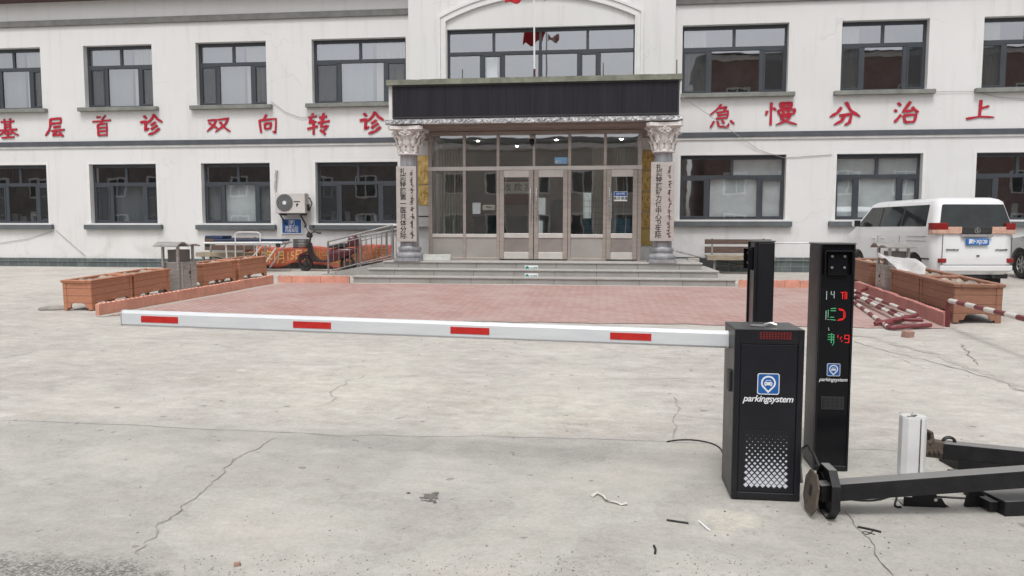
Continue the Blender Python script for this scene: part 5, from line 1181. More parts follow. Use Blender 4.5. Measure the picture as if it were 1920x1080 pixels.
# floor bracket and black boxes
q = PG(1728,951); bt = thing('steel_bracket', 'small black folded steel bracket lying under the dismantled post', 'bracket', (q.x,q.y,gz(q.x,q.y)))
MB().prism([(-.12,0),(.13,0),(.105,.018),(.085,.05),(.06,.05),(.055,.075),(-.06,.075),(-.075,.05),(-.12,.05)], FRONT(.02,.0,.008), .004).box(-.10,.13,.0,.10,0,.008).build('folded_plate', M_BLKSTEEL, parent=bt)
MB().cyl((.07,-.012,.05),(.07,.0,.05),.010,n=10).build('bolt', M_INOX, parent=bt)
q = PG(1884,970); bx = thing('motor_box', 'flat black steel box lying on the ground at the right edge of the frame', 'box', (q.x,q.y,gz(q.x,q.y)), R(12))
MB().box(0,.60,0,.34,0,.088).build('case', M_BLKSTEEL, parent=bx, bevel=.006)
MB().prism([(-.13,.0),(0,.0),(.0,.05),(-.05,.10),(-.11,.10)], frame((0.0,.16,.01),(1,0,0),(0,0,1)), .02).box(-.05,.0,.05,.2,.02,.07).build('mount_bracket', M_BLKSTEEL, parent=bx, bevel=.004)
q = PG(1797,884); b2 = thing('cover_box', 'low black steel cover lying on the ground behind the dismantled posts', 'box', (q.x,q.y,gz(q.x,q.y)), R(8))
MB().box(0,.45,0,.22,0,.075).build('case', M_BLKSTEEL, parent=b2, bevel=.004); MB().box(-.06,-.001,.0,.02,.0,.01).build('lip', M_BLKSTEEL, parent=b2)

# ------------------------------------------------------------------ loose wires and litter on the concrete
def gw(label, pts, r, m=M_CABLE, name='wire', cat='wire', h=.0, hs=None):
    P = [PG(*p) for p in pts]; Q = []
    for i,p in enumerate(P): Q.append(Vector((p.x,p.y,gu(p.x,p.y)+r*.9+(hs[i] if hs else 0))))
    S = []
    for i in range(len(Q)-1):      # Catmull-Rom
        p0,p1,p2,p3 = Q[max(i-1,0)],Q[i],Q[i+1],Q[min(i+2,len(Q)-1)]
        for k in range(5):
            t = k/5; S.append(.5*((2*p1)+(p2-p0)*t+(2*p0-5*p1+4*p2-p3)*t*t+(3*p1-p0-3*p2+p3)*t**3))
    S.append(Q[-1]); tag(MB().tube(S,r,6).build(name,m,smooth=60,origin=Q[0]), label, cat)
gw('black wire curving out from the foot of the barrier cabinet', [(1251,829),(1270,826),(1300,826),(1330,831),(1348,839),(1355,849)], .0055)
gw('short straight piece of black cable on the concrete in front of the cabinet', [(1250,977),(1270,980),(1291,983)], .0055)
gw('short black cable piece lying in front of the base plate', [(1608,990),(1628,994),(1652,1000)], .0055)
gw('tiny curved black cable offcut near the bottom edge', [(1226,1025),(1229,1032),(1228,1040)], .006)
gw('thin white rod lying beside the dusty patch in front of the cabinet', [(1310,979),(1320,988),(1331,997)], .006, M_WHITEP, 'rod', 'rod')
gw('looped thin wire near the short black cable piece by the base plate', [(1640,1004),(1622,998),(1617,1001),(1628,1003),(1636,997)], .002)
gw('black cable drooping from under the lying post to the white housing foot', [(1590,937),(1620,940),(1650,938),(1680,930),(1678,950),(1690,953)], .006)
gw('straight black cable running below the dismantled post to the box', [(1735,932),(1780,935),(1830,938)], .006)
P = [PZ(1503,905,4.4),PZ(1500,870,4.45),PZ(1503,842,4.5),PZ(1514,834,4.5),PZ(1525,850,4.45),PZ(1538,880,4.35),PZ(1548,900,4.3)]
tag(MB().tube(P,.009,6).build('corrugated_hose', M_CABLE, smooth=60, origin=P[0]), 'black hose looping up between the cabinet and the base plate', 'hose')
def strip(label, pts, w, m, name, cat):
    P = [PG(*p) for p in pts]; vs = []
    for i,p in enumerate(P):
        d = P[min(i+1,len(P)-1)]-P[max(i-1,0)]; n_ = Vector((-d.y,d.x,0)).normalized(); z = gu(p.x,p.y)+.006+.012*abs(math.sin(i*1.3))
        for s_ in (-1,1): vs.append((p.x+n_.x*s_*w/2,p.y+n_.y*s_*w/2,z+.006*math.sin(i+s_)))
    o = MB().add(vs,[(2*i,2*i+1,2*i+3,2*i+2) for i in range(len(P)-1)]).build(name,m,smooth=60,origin=P[0]); o.modifiers.new('thick','SOLIDIFY').thickness = .002
    tag(o, label, cat)
strip('crumpled strip of whitish torn paper lying on the open concrete', [(1109,932),(1120,928),(1132,933),(1138,941),(1152,944),(1165,947),(1176,947)], .022, mat('torn_paper',(.62,.60,.54),.8,var=.15,vs=20), 'paper_strip', 'paper')

# pebbles and grit: nobody could count it
pb = MB(); rnd = random.Random(11)
def peb(x,y,s_):
    z = gu(x,y); vs = [(x+s_*math.cos(a_)*rnd.uniform(.6,1.2),y+s_*math.sin(a_)*rnd.uniform(.6,1.2),z+k*s_*rnd.uniform(.5,.9)) for k in (0,1) for a_ in [j*1.2566 for j in range(5)]]
    pb.add(vs, [(5,6,7,8,9)]+[(j,(j+1)%5,(j+1)%5+5,j+5) for j in range(5)])
for k in range(240):
    p = PG(rnd.uniform(0,1920), 640+440*rnd.random()**.9); peb(p.x,p.y,rnd.choice((.002,.003,.003,.004,.006)))
for k in range(500):
    p = PG(rnd.uniform(0,1500), rnd.uniform(1040,1085)); peb(p.x,p.y,rnd.choice((.002,.003,.004)))
for k in range(60): p = PG(rnd.uniform(1300,1920), rnd.uniform(940,1075)); peb(p.x,p.y,rnd.uniform(.003,.007))
tag(pb.build('grit', mat('grit_mix',(.12,.11,.095),.9,var=.6,vs=3,col2=(.46,.42,.37)), normals=False), kind='stuff')
q = PG(1702,632); tag(MB().obox(Matrix.Translation((q.x,q.y,gz(q.x,q.y)+.04))@Matrix.Rotation(.5,4,'Z')@Matrix.Rotation(.15,4,'X'),.13,.10,.09).build('brick_lump', M_BRICKB, bevel=.012, origin=(q.x,q.y,gz(q.x,q.y))), 'broken pinkish brick lump lying below the pile of striped rails', 'brick')
q = PG(445,1061); tag(MB().obox(Matrix.Translation((q.x,q.y,gz(q.x,q.y)+.008))@Matrix.Rotation(.6,4,'Z'),.03,.02,.02).build('brick_chip', M_BRICKB, bevel=.004, origin=(q.x,q.y,gz(q.x,q.y))), 'tiny pink brick chip at the bottom edge near the road', 'brick chip')

# ------------------------------------------------------------------ red and white guard rails
def fillet(pts, r, n=5):
    out = [pts[0]]
    for a,b,c in zip(pts,pts[1:],pts[2:]):
        u,v = (a-b).normalized(),(c-b).normalized(); p,q = b+u*r,b+v*r
        for k in range(n+1):
            t = k/n; out.append(p*(1-t)**2+b*2*t*(1-t)+q*t*t)
    return out+[pts[-1]]
def rail(label, pts, r, stripe, group=None, red0=False):
    pts = [Vector(p) for p in pts]; P = fillet(pts, .10); L = [0]
    for a,b in zip(P,P[1:]): L.append(L[-1]+(b-a).length)
    def at(s_):
        for i in range(len(P)-1):
            if s_ <= L[i+1]: return P[i].lerp(P[i+1],(s_-L[i])/max(1e-6,L[i+1]-L[i]))
        return P[-1]
    tot = L[-1]; n = int(tot/.03); S = [at(tot*i/n) for i in range(n+1)]; mb = MB(); mb.tube(S, r, 10)
    leg = (pts[1]-pts[0]).length+.04; leg2 = tot-(pts[-1]-pts[-2]).length-.04; mb.mi = []
    for i in range(n):
        s_ = tot*(i+.5)/n; k = 1 if (leg < s_ < leg2 and int((s_-leg)/stripe)%2 == 0) else 0; mb.mi += [k]*10
    mb.mi += [0,0]
    b0 = pts[0]; tag(mb.build('guard_rail', [M_PIPER,M_PIPEW], smooth=50, origin=(b0.x,b0.y,b0.z)), label, 'guard rail', group)
k0 = PG(1776,613); ztop = PY(1778,563,k0.y).z
e1 = PZ(1925,597,8.45)
dd = Vector((e1.x-k0.x,e1.y-k0.y,0)); fin = k0+dd*1.45
rail('striped guard rail standing upright on its legs at the end of the right kerb', [(k0.x,k0.y,gz(k0.x,k0.y)-.02),(k0.x,k0.y,ztop),(fin.x,fin.y,ztop-.02),(fin.x,fin.y,gz(fin.x,fin.y)-.02)], .034, .27)
GR = 'striped guard rails piled beside the right kerb'
def lay(label, pts, h): rail(label, [ (lambda p: (p.x,p.y,gz(p.x,p.y)+h[i]))(PG(*q_)) for i,q_ in enumerate(pts)], .029, .33, GR)
lay('outermost piled rail, its open tube end pointing at the brick lump', [(1745,616),(1668,620),(1590,562),(1640,552)], [.05,.035,.04,.2])
lay('piled striped rail lying against the kerb foot, topmost of the pile', [(1640,612),(1722,609),(1596,560),(1575,575)], [.04,.14,.16,.06])
lay('piled striped rail between the topmost and the outermost one', [(1730,612),(1695,611),(1590,557),(1570,565)], [.09,.09,.09,.05])
lay('thinly seen striped rail at the back of the pile with pale stripes', [(1660,615),(1700,602),(1610,560),(1580,568)], [.05,.06,.05,.04])

# ------------------------------------------------------------------ ramp handrail (stainless)
hr = thing('handrail', 'stainless steel ramp handrail with balusters left of the entrance stairs', 'railing', (-6.7,17.8,gz(-6.7,17.8)))
M_RAILS = mat('dull_rail_steel', (.36,.355,.345), .35, .8, var=.15, vs=6)
def rail_run(y, xa, xb, za, zb, h, skew=0):
    mb = MB(); bs_ = MB(); p0,p1 = Vector((xa,y,za)),Vector((xb,y+skew,zb))
    mb.tube([p0+Vector((0,0,h)),p1+Vector((0,0,h))],.026,10); mb.tube([p0+Vector((.02,0,h-.11)),p1+Vector((-.02,0,h-.11))],.014,8); mb.tube([p0+Vector((.02,0,.10)),p1+Vector((-.02,0,.10))],.014,8)
    for t in (0,.5,1): q_ = p0.lerp(p1,t); mb.cyl(q_,q_+Vector((0,0,h)),.024,n=10)
    n = int((p1-p0).length/.13)
    for i in range(1,n):
        q_ = p0.lerp(p1,i/n); bs_.cyl(q_+Vector((0,0,.10)),q_+Vector((0,0,h-.11)),.009,n=6)
    mb.build('rail', M_RAILS, parent=hr, world=True, smooth=50); bs_.build('baluster', M_RAILS, parent=hr, world=True, smooth=50)
a_ = PY(616,515,17.8)
rail_run(17.8, a_.x, -4.98, gz(a_.x,17.8), zt, .82); rail_run(18.95, a_.x+.35, -4.7, gz(-6.3,18.95)+.06, zt, .82)
q0 = PY(745,428,17.8)
mb = MB(); mb.tube([(-4.98,17.8,zt+.82),(-4.75,17.8,zt+.82),(-4.75,17.8,zt)],.024,10); mb.build('rail', M_RAILS, parent=hr, world=True, smooth=50)

# ------------------------------------------------------------------ orange banner
a_, b_ = PY(455,466,19.36), PY(735,452,19.36)
def bn(u,v):
    x = a_.x+(b_.x-a_.x)*u; zt_ = 1.12+.22*max(0,u-.62)+.02*math.sin(u*17); z = zt_-(.50+.05*math.sin(u*12)+.03*math.sin(u*31))*v
    return (x, 19.36+.03*math.sin(u*40+v*3)+.03*math.sin(u*17), z)
bo = thing('banner', 'long orange red cloth banner with yellow lettering sagging along the wall behind the scooter', 'banner', ((a_.x+b_.x)/2,19.36,.6))
mb = MB().add(*grid_pts(bn,80,8)); o = mb.build('cloth', M_BANNER, parent=bo, world=True, smooth=70); o.modifiers.new('thick','SOLIDIFY').thickness = .004
lt = text_mb('2025年1月15日', .30, FRONT(a_.x+1.05,19.30,.94), .004, offset=.003)
rn = random.Random(5); x = a_.x+2.1
txt = '医共体分院揭牌仪式暨义诊活动'
lt2 = text_mb(txt, .27, FRONT(0,0,0), .004, offset=.003, align='LEFT', squash=.78)
def fit(mb, x0, x1):
    xs_ = [p.x for p in mb.v]; lo2, hi2 = min(xs_), max(xs_); zs_ = [p.z for p in mb.v]; zl,zh = min(zs_),max(zs_)
    for p in mb.v:
        X_ = x0+(p.x-lo2)/(hi2-lo2)*(x1-x0); u = (X_-a_.x)/(b_.x-a_.x); v = .16+.66*(1-(p.z-zl)/(zh-zl)); k = bn(u,v); p.x,p.y,p.z = k[0], k[1]-.010-(.004 if p.y < -.001 or p.y < 19.299 else 0), k[2]
fit(lt, a_.x+.15, a_.x+1.65); fit(lt2, a_.x+1.72, b_.x-.1)
lt.build('lettering', M_YEL, parent=bo, world=True, normals=False); lt2.build('lettering', M_YEL, parent=bo, world=True, normals=False)

# ------------------------------------------------------------------ electric scooter
sp0 = PG(583,506); sc_ = thing('electric_scooter', 'maroon electric scooter with a black front basket parked beside the ramp rail', 'scooter', (sp0.x,sp0.y-.35,gz(sp0.x,sp0.y-.35)), R(0))
def wheel(x, r, parent):
    w = MB(); w.tube([(x+(r-.035)*math.cos(t),0,r+(r-.035)*math.sin(t)) for t in [2*math.pi*k/24 for k in range(24)]],.036,8,closed=True)
    wo = w.build('wheel', M_RUBBER, parent=parent, smooth=60); h = MB(); h.cyl((x,-.045,r),(x,.045,r),.05,n=12)
    for k in range(6): t = math.pi*k/3; h.bar((x,0,r),(x+(r-.06)*math.cos(t),0,r+(r-.06)*math.sin(t)),.02,.018)
    h.build('rim', M_TRIM, parent=wo)
wheel(0,.20,sc_); wheel(1.12,.20,sc_)
MB().tube([(.0,0,.2),(.05,0,.42),(.10,0,.62),(.16,0,.95)],.024,8).tube([(.10,-.07,.18),(.06,-.05,.42)],.016,6).tube([(.10,.07,.18),(.06,.05,.42)],.016,6).build('fork', M_TRIM, parent=sc_, smooth=50)
def body_ring(x, hw2, z0, z1): return [Vector((x,hw2*a_,z0+(z1-z0)*b_)) for a_,b_ in ((-1,.15),(-.7,0),(.7,0),(1,.15),(1,.8),(.6,1),(-.6,1),(-1,.8))]
MB().loft([body_ring(.10,.06,.36,.78),body_ring(.16,.10,.30,.72),body_ring(.23,.12,.25,.42),body_ring(.40,.13,.23,.29),body_ring(.62,.13,.23,.29)]).build('leg_shield', mat('scooter_dark',(.03,.018,.02),.4), parent=sc_, smooth=50)
MB().loft([body_ring(.60,.13,.22,.34),body_ring(.72,.15,.24,.58),body_ring(.95,.15,.30,.62),body_ring(1.22,.11,.42,.60),body_ring(1.36,.05,.50,.56)]).build('body', M_MAROON, parent=sc_, smooth=50)
MB().loft([body_ring(.66,.11,.60,.68),body_ring(.85,.15,.61,.71),body_ring(1.10,.14,.62,.73),body_ring(1.22,.08,.63,.70)]).build('seat', M_RUBBER, parent=sc_, smooth=50)
MB().loft([body_ring(1.16,.12,.64,.80),body_ring(1.20,.14,.64,.92),body_ring(1.36,.14,.64,.92),body_ring(1.40,.12,.64,.84)]).build('rear_box', M_MAROON, parent=sc_, smooth=50)
MB().tube([(-.20,0,.26),(-.14,0,.40),(0,0,.45),(.12,0,.42)],.045,8).build('mudguard', M_MAROON, parent=sc_, smooth=50)
MB().tube([(.22,-.33,.98),(.17,-.2,1.02),(.16,0,.97),(.17,.2,1.02),(.22,.33,.98)],.014,8).tube([(.30,-.34,.975),(.20,-.33,.985)],.02,8).tube([(.30,.34,.975),(.20,.33,.985)],.02,8).build('handlebar', M_RUBBER, parent=sc_, smooth=50)
MB().lathe([(.02,-.06),(.07,-.05),(.085,.0),(.06,.06),(.02,.08)], (.12,0,.92), 14).build('headlamp', M_TRIM, parent=sc_, smooth=50)
for s_ in (-1,1): MB().tube([(.18,s_*.18,1.0),(.13,s_*.24,1.12)],.006,6).obox(Matrix.Translation((.12,s_*.27,1.15)),.02,.11,.06).build('mirror', M_TRIM, parent=sc_)
bk = MB()
x0,x1,y0,y1,z0,z1 = -.26,.04,-.16,.16,.60,.82
for z in (z0,z0+.07,z0+.145,z1): bk.tube([(x0,y0,z),(x1,y0,z),(x1,y1,z),(x0,y1,z)],.007,5,closed=True)
for k in range(9):
    t = k/8
    for a__ in ((x0+(x1-x0)*t,y0),(x0+(x1-x0)*t,y1),(x0,y0+(y1-y0)*t),(x1,y0+(y1-y0)*t)): bk.cyl((*a__,z0),(*a__,z1),.006,n=5)
bk.box(x0,x1,y0,y1,z0-.01,z0); bk.build('basket', M_TRIM, parent=sc_)

# ------------------------------------------------------------------ stretcher
e = PG(400,505); sy = 18.55; s0 = PY(392,450,sy).x; s1 = PY(538,450,sy).x; gzz = gz(s0,sy)
stt = thing('stretcher', 'wheeled hospital stretcher with a navy mattress and white frame parked before the left wall', 'stretcher', ((s0+s1)/2,sy,gzz)); Ls = (s1-s0)/2; hb = PY(460,452,sy).z-gzz
MB().box(-Ls+.25,Ls-.03,-.27,.27,hb-.0,hb+.055).box(-Ls+.02,-Ls+.5,-.25,.25,hb+.06,hb+.14).build('mattress', M_NAVY, parent=stt, bevel=.02)
fr = MB(); fr.tube([(-Ls,-.30,hb-.05),(Ls,-.30,hb-.03),(Ls,.30,hb-.03),(-Ls,.30,hb-.05)],.022,8,closed=True); fr.tube([(-.18,-.31,hb-.03),(-.18,-.31,hb+.19),(-.1,-.31,hb+.23),(.40,-.31,hb+.23),(.48,-.31,hb+.19),(.48,-.31,hb-.03)],.014,8); fr.box(-Ls+.3,Ls-.2,-.26,.26,hb-.10,hb-.055)
fr.build('bed_frame', M_WHITEP, parent=stt, smooth=50)
for s_ in (-.24,.24):
    lg = MB(); lg.box(-Ls*.5,Ls*.95,s_-.015,s_+.015,hb-.085,hb-.055).tube([(-Ls*.45,s_,hb-.06),(-Ls*.42,s_,.08)],.02,8).tube([(-Ls*.2,s_,hb-.06),(-Ls*.22,s_,.3)],.016,8).tube([(.0,s_,.14),(Ls*.5,s_,hb-.08)],.018,8).tube([(Ls*.35,s_,hb-.06),(Ls*.30,s_,.08)],.02,8).tube([(Ls*.9,s_,hb-.05),(Ls*.45,s_,.10)],.02,8)
    lg.build('leg', M_PIPEW, parent=stt, smooth=50)
for x in (-Ls*.42,Ls*.30):
    for s_ in (-.24,.24): MB().cyl((x,s_-.02,.065),(x,s_+.02,.065),.065,n=14).build('castor', M_RUBBER, parent=stt, smooth=50)
for x in (-Ls+.1,Ls-.12): MB().cyl((x,-.3,hb-.1),(x,-.24,hb-.1),.055,n=12).build('transfer_wheel', M_RUBBER, parent=stt, smooth=50)

# ------------------------------------------------------------------ weathered benches
def make_bench(label, x, y, L=1.6):
    t = thing('bench', label, 'bench', (x,y,gz(x,y)), 0, 'weathered wooden benches against the wall')
    MB().box(-L/2,L/2,-.30,-.16,.42,.455).box(-L/2,L/2,-.145,-.01,.422,.457).box(-L/2,L/2,.0,.135,.42,.455).box(-L/2,L/2,-.305,-.275,.34,.418).build('seat', M_WOOD, parent=t, bevel=.006)
    MB().box(-L/2,L/2,.17,.20,.72,.84).box(-L/2,L/2,.165,.195,.50,.66).build('backrest', M_BRNW, parent=t, bevel=.006)
    for s_ in (-1,1):
        xx = s_*(L/2-.18)
        MB().bar((xx,-.26,0),(xx,-.22,.42),.05,.05).bar((xx,.12,0),(xx,.15,.42),.05,.05).bar((xx,.15,.40),(xx,.21,.86),.04,.04).cyl((xx,-.30,.36),(xx,-.23,.36),.045,n=12).bar((xx,-.25,.38),(xx,.17,.40),.04,.04).bar((xx,-.25,.12),(xx,.14,.12),.03,.03).build('leg', mat('bench_iron',(.24,.23,.21),.6,.2,var=.4,vs=9), parent=t)
    MB().bar((-L/2+.2,.0,.10),(L/2-.2,.02,.34),.03,.03).bar((-L/2+.2,.04,.34),(L/2-.2,.06,.12),.03,.03).build('brace', M_RUST, parent=t)
    return t
bp = PY(1326,500,18.9); make_bench('weathered grey wooden bench standing against the wall right of the stairs', bp.x+.78, 19.1)
bp = PY(374,470,19.1); make_bench('weathered wooden bench half hidden behind the steel bin and stretcher', bp.x+.80, 19.2)
a_ = PY(1268,471,18.6); b_ = PY(1330,486,18.9); q = Vector((b_.x,b_.y,max(b_.z,gz(b_.x,b_.y)+.4)))
tag(MB().tube([a_,a_.lerp(b_,.3),b_],.02,8).build('metal_pole', M_INOX, smooth=50, origin=b_), 'bare metal pole leaning from the bench towards the right column', 'pole')
x0,x1 = PY(1289,490,18.6).x,PY(1311,490,18.6).x
tag(MB().box(x0,x1,18.55,18.75,gz(x0,18.6)-.02,PY(1300,484,18.6).z).build('concrete_block', mat('block_pale',(.40,.36,.33),.9,var=.12), bevel=.008, origin=(x0,18.6,gz(x0,18.6))), 'pale upright concrete block beside the right end of the stairs', 'block')
x0,x1 = PY(1311,490,18.8).x,PY(1330,490,18.8).x
tag(MB().box(x0,x1+.1,18.80,18.9,gz(x0,18.8)-.02,PY(1320,484,18.8).z).build('dark_panel', M_TRIM, bevel=.006, origin=(x0,18.85,gz(x0,18.8))), 'dark upright panel leaning between the pale block and the bench', 'panel')

# ------------------------------------------------------------------ vehicles
def car(name, label, cat, loc, rz, paint, Wd, Lg, H, zbelt, zroof, hood, rear_glass=True, text=False, wheel_r=.30, rake=.10, front_rake=1.0, hoodz=.92):
    t = thing(name, label, cat, loc, rz); W_ = Wd/2; nC = 7
    def ring(z, yr, yf_, hw2, r):
        P = rrect(-hw2,hw2,yr,yf_,r,nC); return [Vector((x,y,z)) for x,y in P]
    zf = hoodz
    lv = [(.24,.06,Lg-.10,W_-.08,.20),(.30,.0,Lg-.02,W_-.02,.24),(.46,-.03,Lg,W_,.26),(.62,-.02,Lg,W_,.26),(.80,.01,Lg-.04,W_,.25),(zf,.03,Lg-.12,W_-.005,.23),(zf+.03,.035,Lg-hood*.55,W_-.01,.18)]
    zg = max(zf+.06,zbelt)
    hwt = W_-.13; yrt = rake+.06; yft = Lg-hood-front_rake
    def hwz(z): return W_-.012-(W_-.012-hwt)*(z-zg)/(zroof-zg)
    def yrz(z): return .04+(yrt-.04)*(z-zg)/(zroof-zg)
    def yfz(z): return (Lg-hood)+(yft-(Lg-hood))*(z-zg)/(zroof-zg)
    for k in range(5): z = zg+(zroof-zg)*k/4; lv.append((z,yrz(z),yfz(z),hwz(z),.16))
    lv += [(zroof+.05,yrt+.05,yft-.10,hwt-.05,.16),(zroof+.085,yrt+.14,yft-.26,hwt-.15,.16),(zroof+.10,yrt+.5,yft-.6,hwt-.4,.10)]
    bm_ = MB().loft([ring(*q_) for q_ in lv])
    body = bm_.build('body', paint, parent=t, smooth=35)
    wy = (.72, Lg-.78)
    cut = MB()
    for y in wy:
        for s_ in (-1,1): cut.cyl((s_*(W_-.22),y,wheel_r),(s_*(W_+.2),y,wheel_r),wheel_r+.055,n=28)
    cb = cut.build('cutter', paint, parent=t)
    md = body.modifiers.new('cut','BOOLEAN'); md.operation = 'DIFFERENCE'; md.object = cb; md.solver = 'EXACT'
    dg = bpy.context.evaluated_depsgraph_get(); me = bpy.data.meshes.new_from_object(body.evaluated_get(dg)); body.modifiers.clear(); body.data = me; bpy.data.objects.remove(cb)
    me.set_sharp_from_angle(angle=R(35))
    for y in wy:
        for s_ in (-1,1):
            w = MB(); xo = s_*(W_-.015); xi = s_*(W_-.20)
            w.lathe([(wheel_r*.58,.085),(wheel_r*.62,.004),(wheel_r*.66,0),(wheel_r*.90,0),(wheel_r,.03),(wheel_r,.155),(wheel_r*.9,.185),(wheel_r*.62,.185)], n=30)
            rot = Matrix.Rotation(R(-90*s_),4,'Y'); w.v = [Vector((xo,y,wheel_r))+(rot@p)*1.0 for p in w.v]
            wo_ = w.build('wheel', M_RUBBER, parent=t, smooth=40)
            rm = MB(); c = Vector((xo-s_*.025,y,wheel_r)); rm.cyl(c-Vector((s_*.05,0,0)),c-Vector((s_*.045,0,0)),wheel_r*.6,n=24); rm.cyl(c-Vector((s_*.045,0,0)),c,.055,n=12)
            for k in range(7):
                a__ = 2*math.pi*k/7; e_ = c+Vector((-s_*.012,wheel_r*.60*math.cos(a__),wheel_r*.60*math.sin(a__))); rm.bar(c-Vector((s_*.014,0,0)),e_,.035,.03,up=(1,0,0))
            rm.tube([c+Vector((-s_*.015,wheel_r*.60*math.cos(q_),wheel_r*.60*math.sin(q_))) for q_ in [2*math.pi*k/24 for k in range(24)]],.014,6,closed=True)
            rm.build('rim', M_INOX, parent=wo_, smooth=40)
    # glass: side panels follow the leaning sides, 4 mm proud
    def side(poly, s_, m, nm, off=.004):
        vs = [Vector((s_*(hwz(z)+off),y,z)) for y,z in poly]; vi = [Vector((s_*(hwz(z)-.01),y,z)) for y,z in poly]; n = len(poly)
        return MB().add(vs+vi, [tuple(range(n)),tuple(range(2*n-1,n-1,-1))]+[(i,i+n,(i+1)%n+n,(i+1)%n) for i in range(n)]).build(nm, m, parent=t)
    z0,z1 = zg+.03,zroof-.05; yb_ = .36
    ya = lambda z: yfz(z)-.20
    cuts = [yb_, yb_+.92, yb_+1.78, None]
    for s_ in (-1,1):
        for k in range(3):
            y0_ = cuts[k]+(.03 if k else 0)
            if cuts[k+1] is not None:
                poly = [(y0_,z0),(cuts[k+1]-.03,z0),(cuts[k+1]-.03,z1),(y0_+(.06 if k==0 else 0),z1)]
            else: poly = [(y0_,z0),(max(y0_+.2,ya(z0)),z0),(max(y0_+.1,ya(z1)),z1),(y0_,z1)]
            side(poly, s_, M_CARG, 'side_window')
        for k in (1,2): side([(cuts[k]-.028,z0),(cuts[k]+.028,z0),(cuts[k]+.028,z1),(cuts[k]-.028,z1)], s_, M_TRIM, 'window_pillar', .003)
        ln = MB()
        for y in (cuts[1],cuts[2]+.02): ln.box(s_*(W_-.003),s_*(W_+.002),y-.004,y+.004,.36,zf-.03)
        ln.build('door_seam', M_TRIM, parent=t)
        if text:
            MB().box(s_*(W_-.002),s_*(W_+.008),.18,.62,.52,.545).box(s_*(W_-.002),s_*(W_+.008),1.15,Lg-1.2,.40,.42).build('rub_strip', M_TRIM, parent=t)
            MB().box(s_*(W_-.002),s_*(W_+.004),.30,1.0,.87,.875).box(s_*(W_-.002),s_*(W_+.004),.30,1.0,.96,.965).build('slide_rail', M_TRIM, parent=t)
        MB().box(s_*(W_-.002),s_*(W_+.02),cuts[2]+.10,cuts[2]+.26,zf-.10,zf-.07).box(s_*(W_-.002),s_*(W_+.02),cuts[2]-.26,cuts[2]-.10,zf-.10,zf-.07).build('door_handle', paint, parent=t, bevel=.006)
        mr_ = MB().loft([[Vector((s_*(W_+.02+q_),Lg-hood-.42+dy,zg+.02+dz)) for dy,dz in ((-.05,0),(.06,.02),(.06,.15),(-.05,.17))] for q_ in (0,.17)]); mr_.build('side_mirror', paint, parent=t, bevel=.02)
        MB().box(s_*(W_+.035),s_*(W_+.175),Lg-hood-.476,Lg-hood-.471,zg+.035,zg+.175).build('mirror_glass', M_CARG, parent=t)
    def rear(poly, m, nm, off, th=.012):
        vs = [Vector((x,yrz(z)-off,z)) for x,z in poly]; vi = [Vector((x,yrz(z)-off+th,z)) for x,z in poly]; n = len(poly)
        return MB().add(vs+vi, [tuple(range(n)),tuple(range(2*n-1,n-1,-1))]+[(i,i+n,(i+1)%n+n,(i+1)%n) for i in range(n)]).build(nm, m, parent=t)
    wz = lambda z: hwz(z)-.11
    zq = zg-.01
    rear([(-wz(zq)-.02,zq),(wz(zq)+.02,zq),(wz(z1)+.02,z1),(-wz(z1)-.02,z1)], M_CARG, 'rear_window', .006)
    ws = [(-hwz(z0)+.17,z0),(hwz(z0)-.17,z0),(hwz(z1)-.15,z1),(-hwz(z1)+.15,z1)]
    vs = [Vector((x,yfz(z)+.005,z)) for x,z in ws]; vi = [Vector((x,yfz(z)-.01,z)) for x,z in ws]
    MB().add(vs+vi,[(0,1,2,3),(7,6,5,4),(0,4,5,1),(1,5,6,2),(2,6,7,3),(3,7,4,0)]).build('windscreen', M_CARG, parent=t)
    MB().box(-W_+.2,W_-.2,Lg+.0,Lg+.01,.34,.52).build('grille', M_TRIM, parent=t)
    for s_ in (-1,1):
        MB().box(s_*(W_-.42),s_*(W_-.12),Lg-.06,Lg+.008,.62,.78).build('headlight', M_TAILC if False else M_LETW, parent=t, bevel=.02)
    MB().box(-W_+.1,W_-.1,.10,Lg-.2,.16,.245).cyl((.35,-.02,.2),(.35,.2,.2),.03,n=10).build('underbody', M_TRIM, parent=t)
    return t, W_, zg, zf, hwz, yrz, rear
vW = 1.60; vL = 3.85; vh = R(8.0)
# rear left corner placed where the bumper meets the yard
pr = PZ(1753,520,14.3); pr2 = PZ(1901,520,14.6); vc = (pr+pr2)/2
vz = gz(vc.x,vc.y+.8)
vt_, W_, zg, zf, hwz, yrz, rear = car('van', 'white minivan seen from behind with a blue number plate and wide tail lamps', 'van', (vc.x,vc.y,vz), vh, M_CARW, vW, vL, 1.8, 1.13, 1.63, .48, text=True, front_rake=.55, rake=.12, hoodz=1.0)
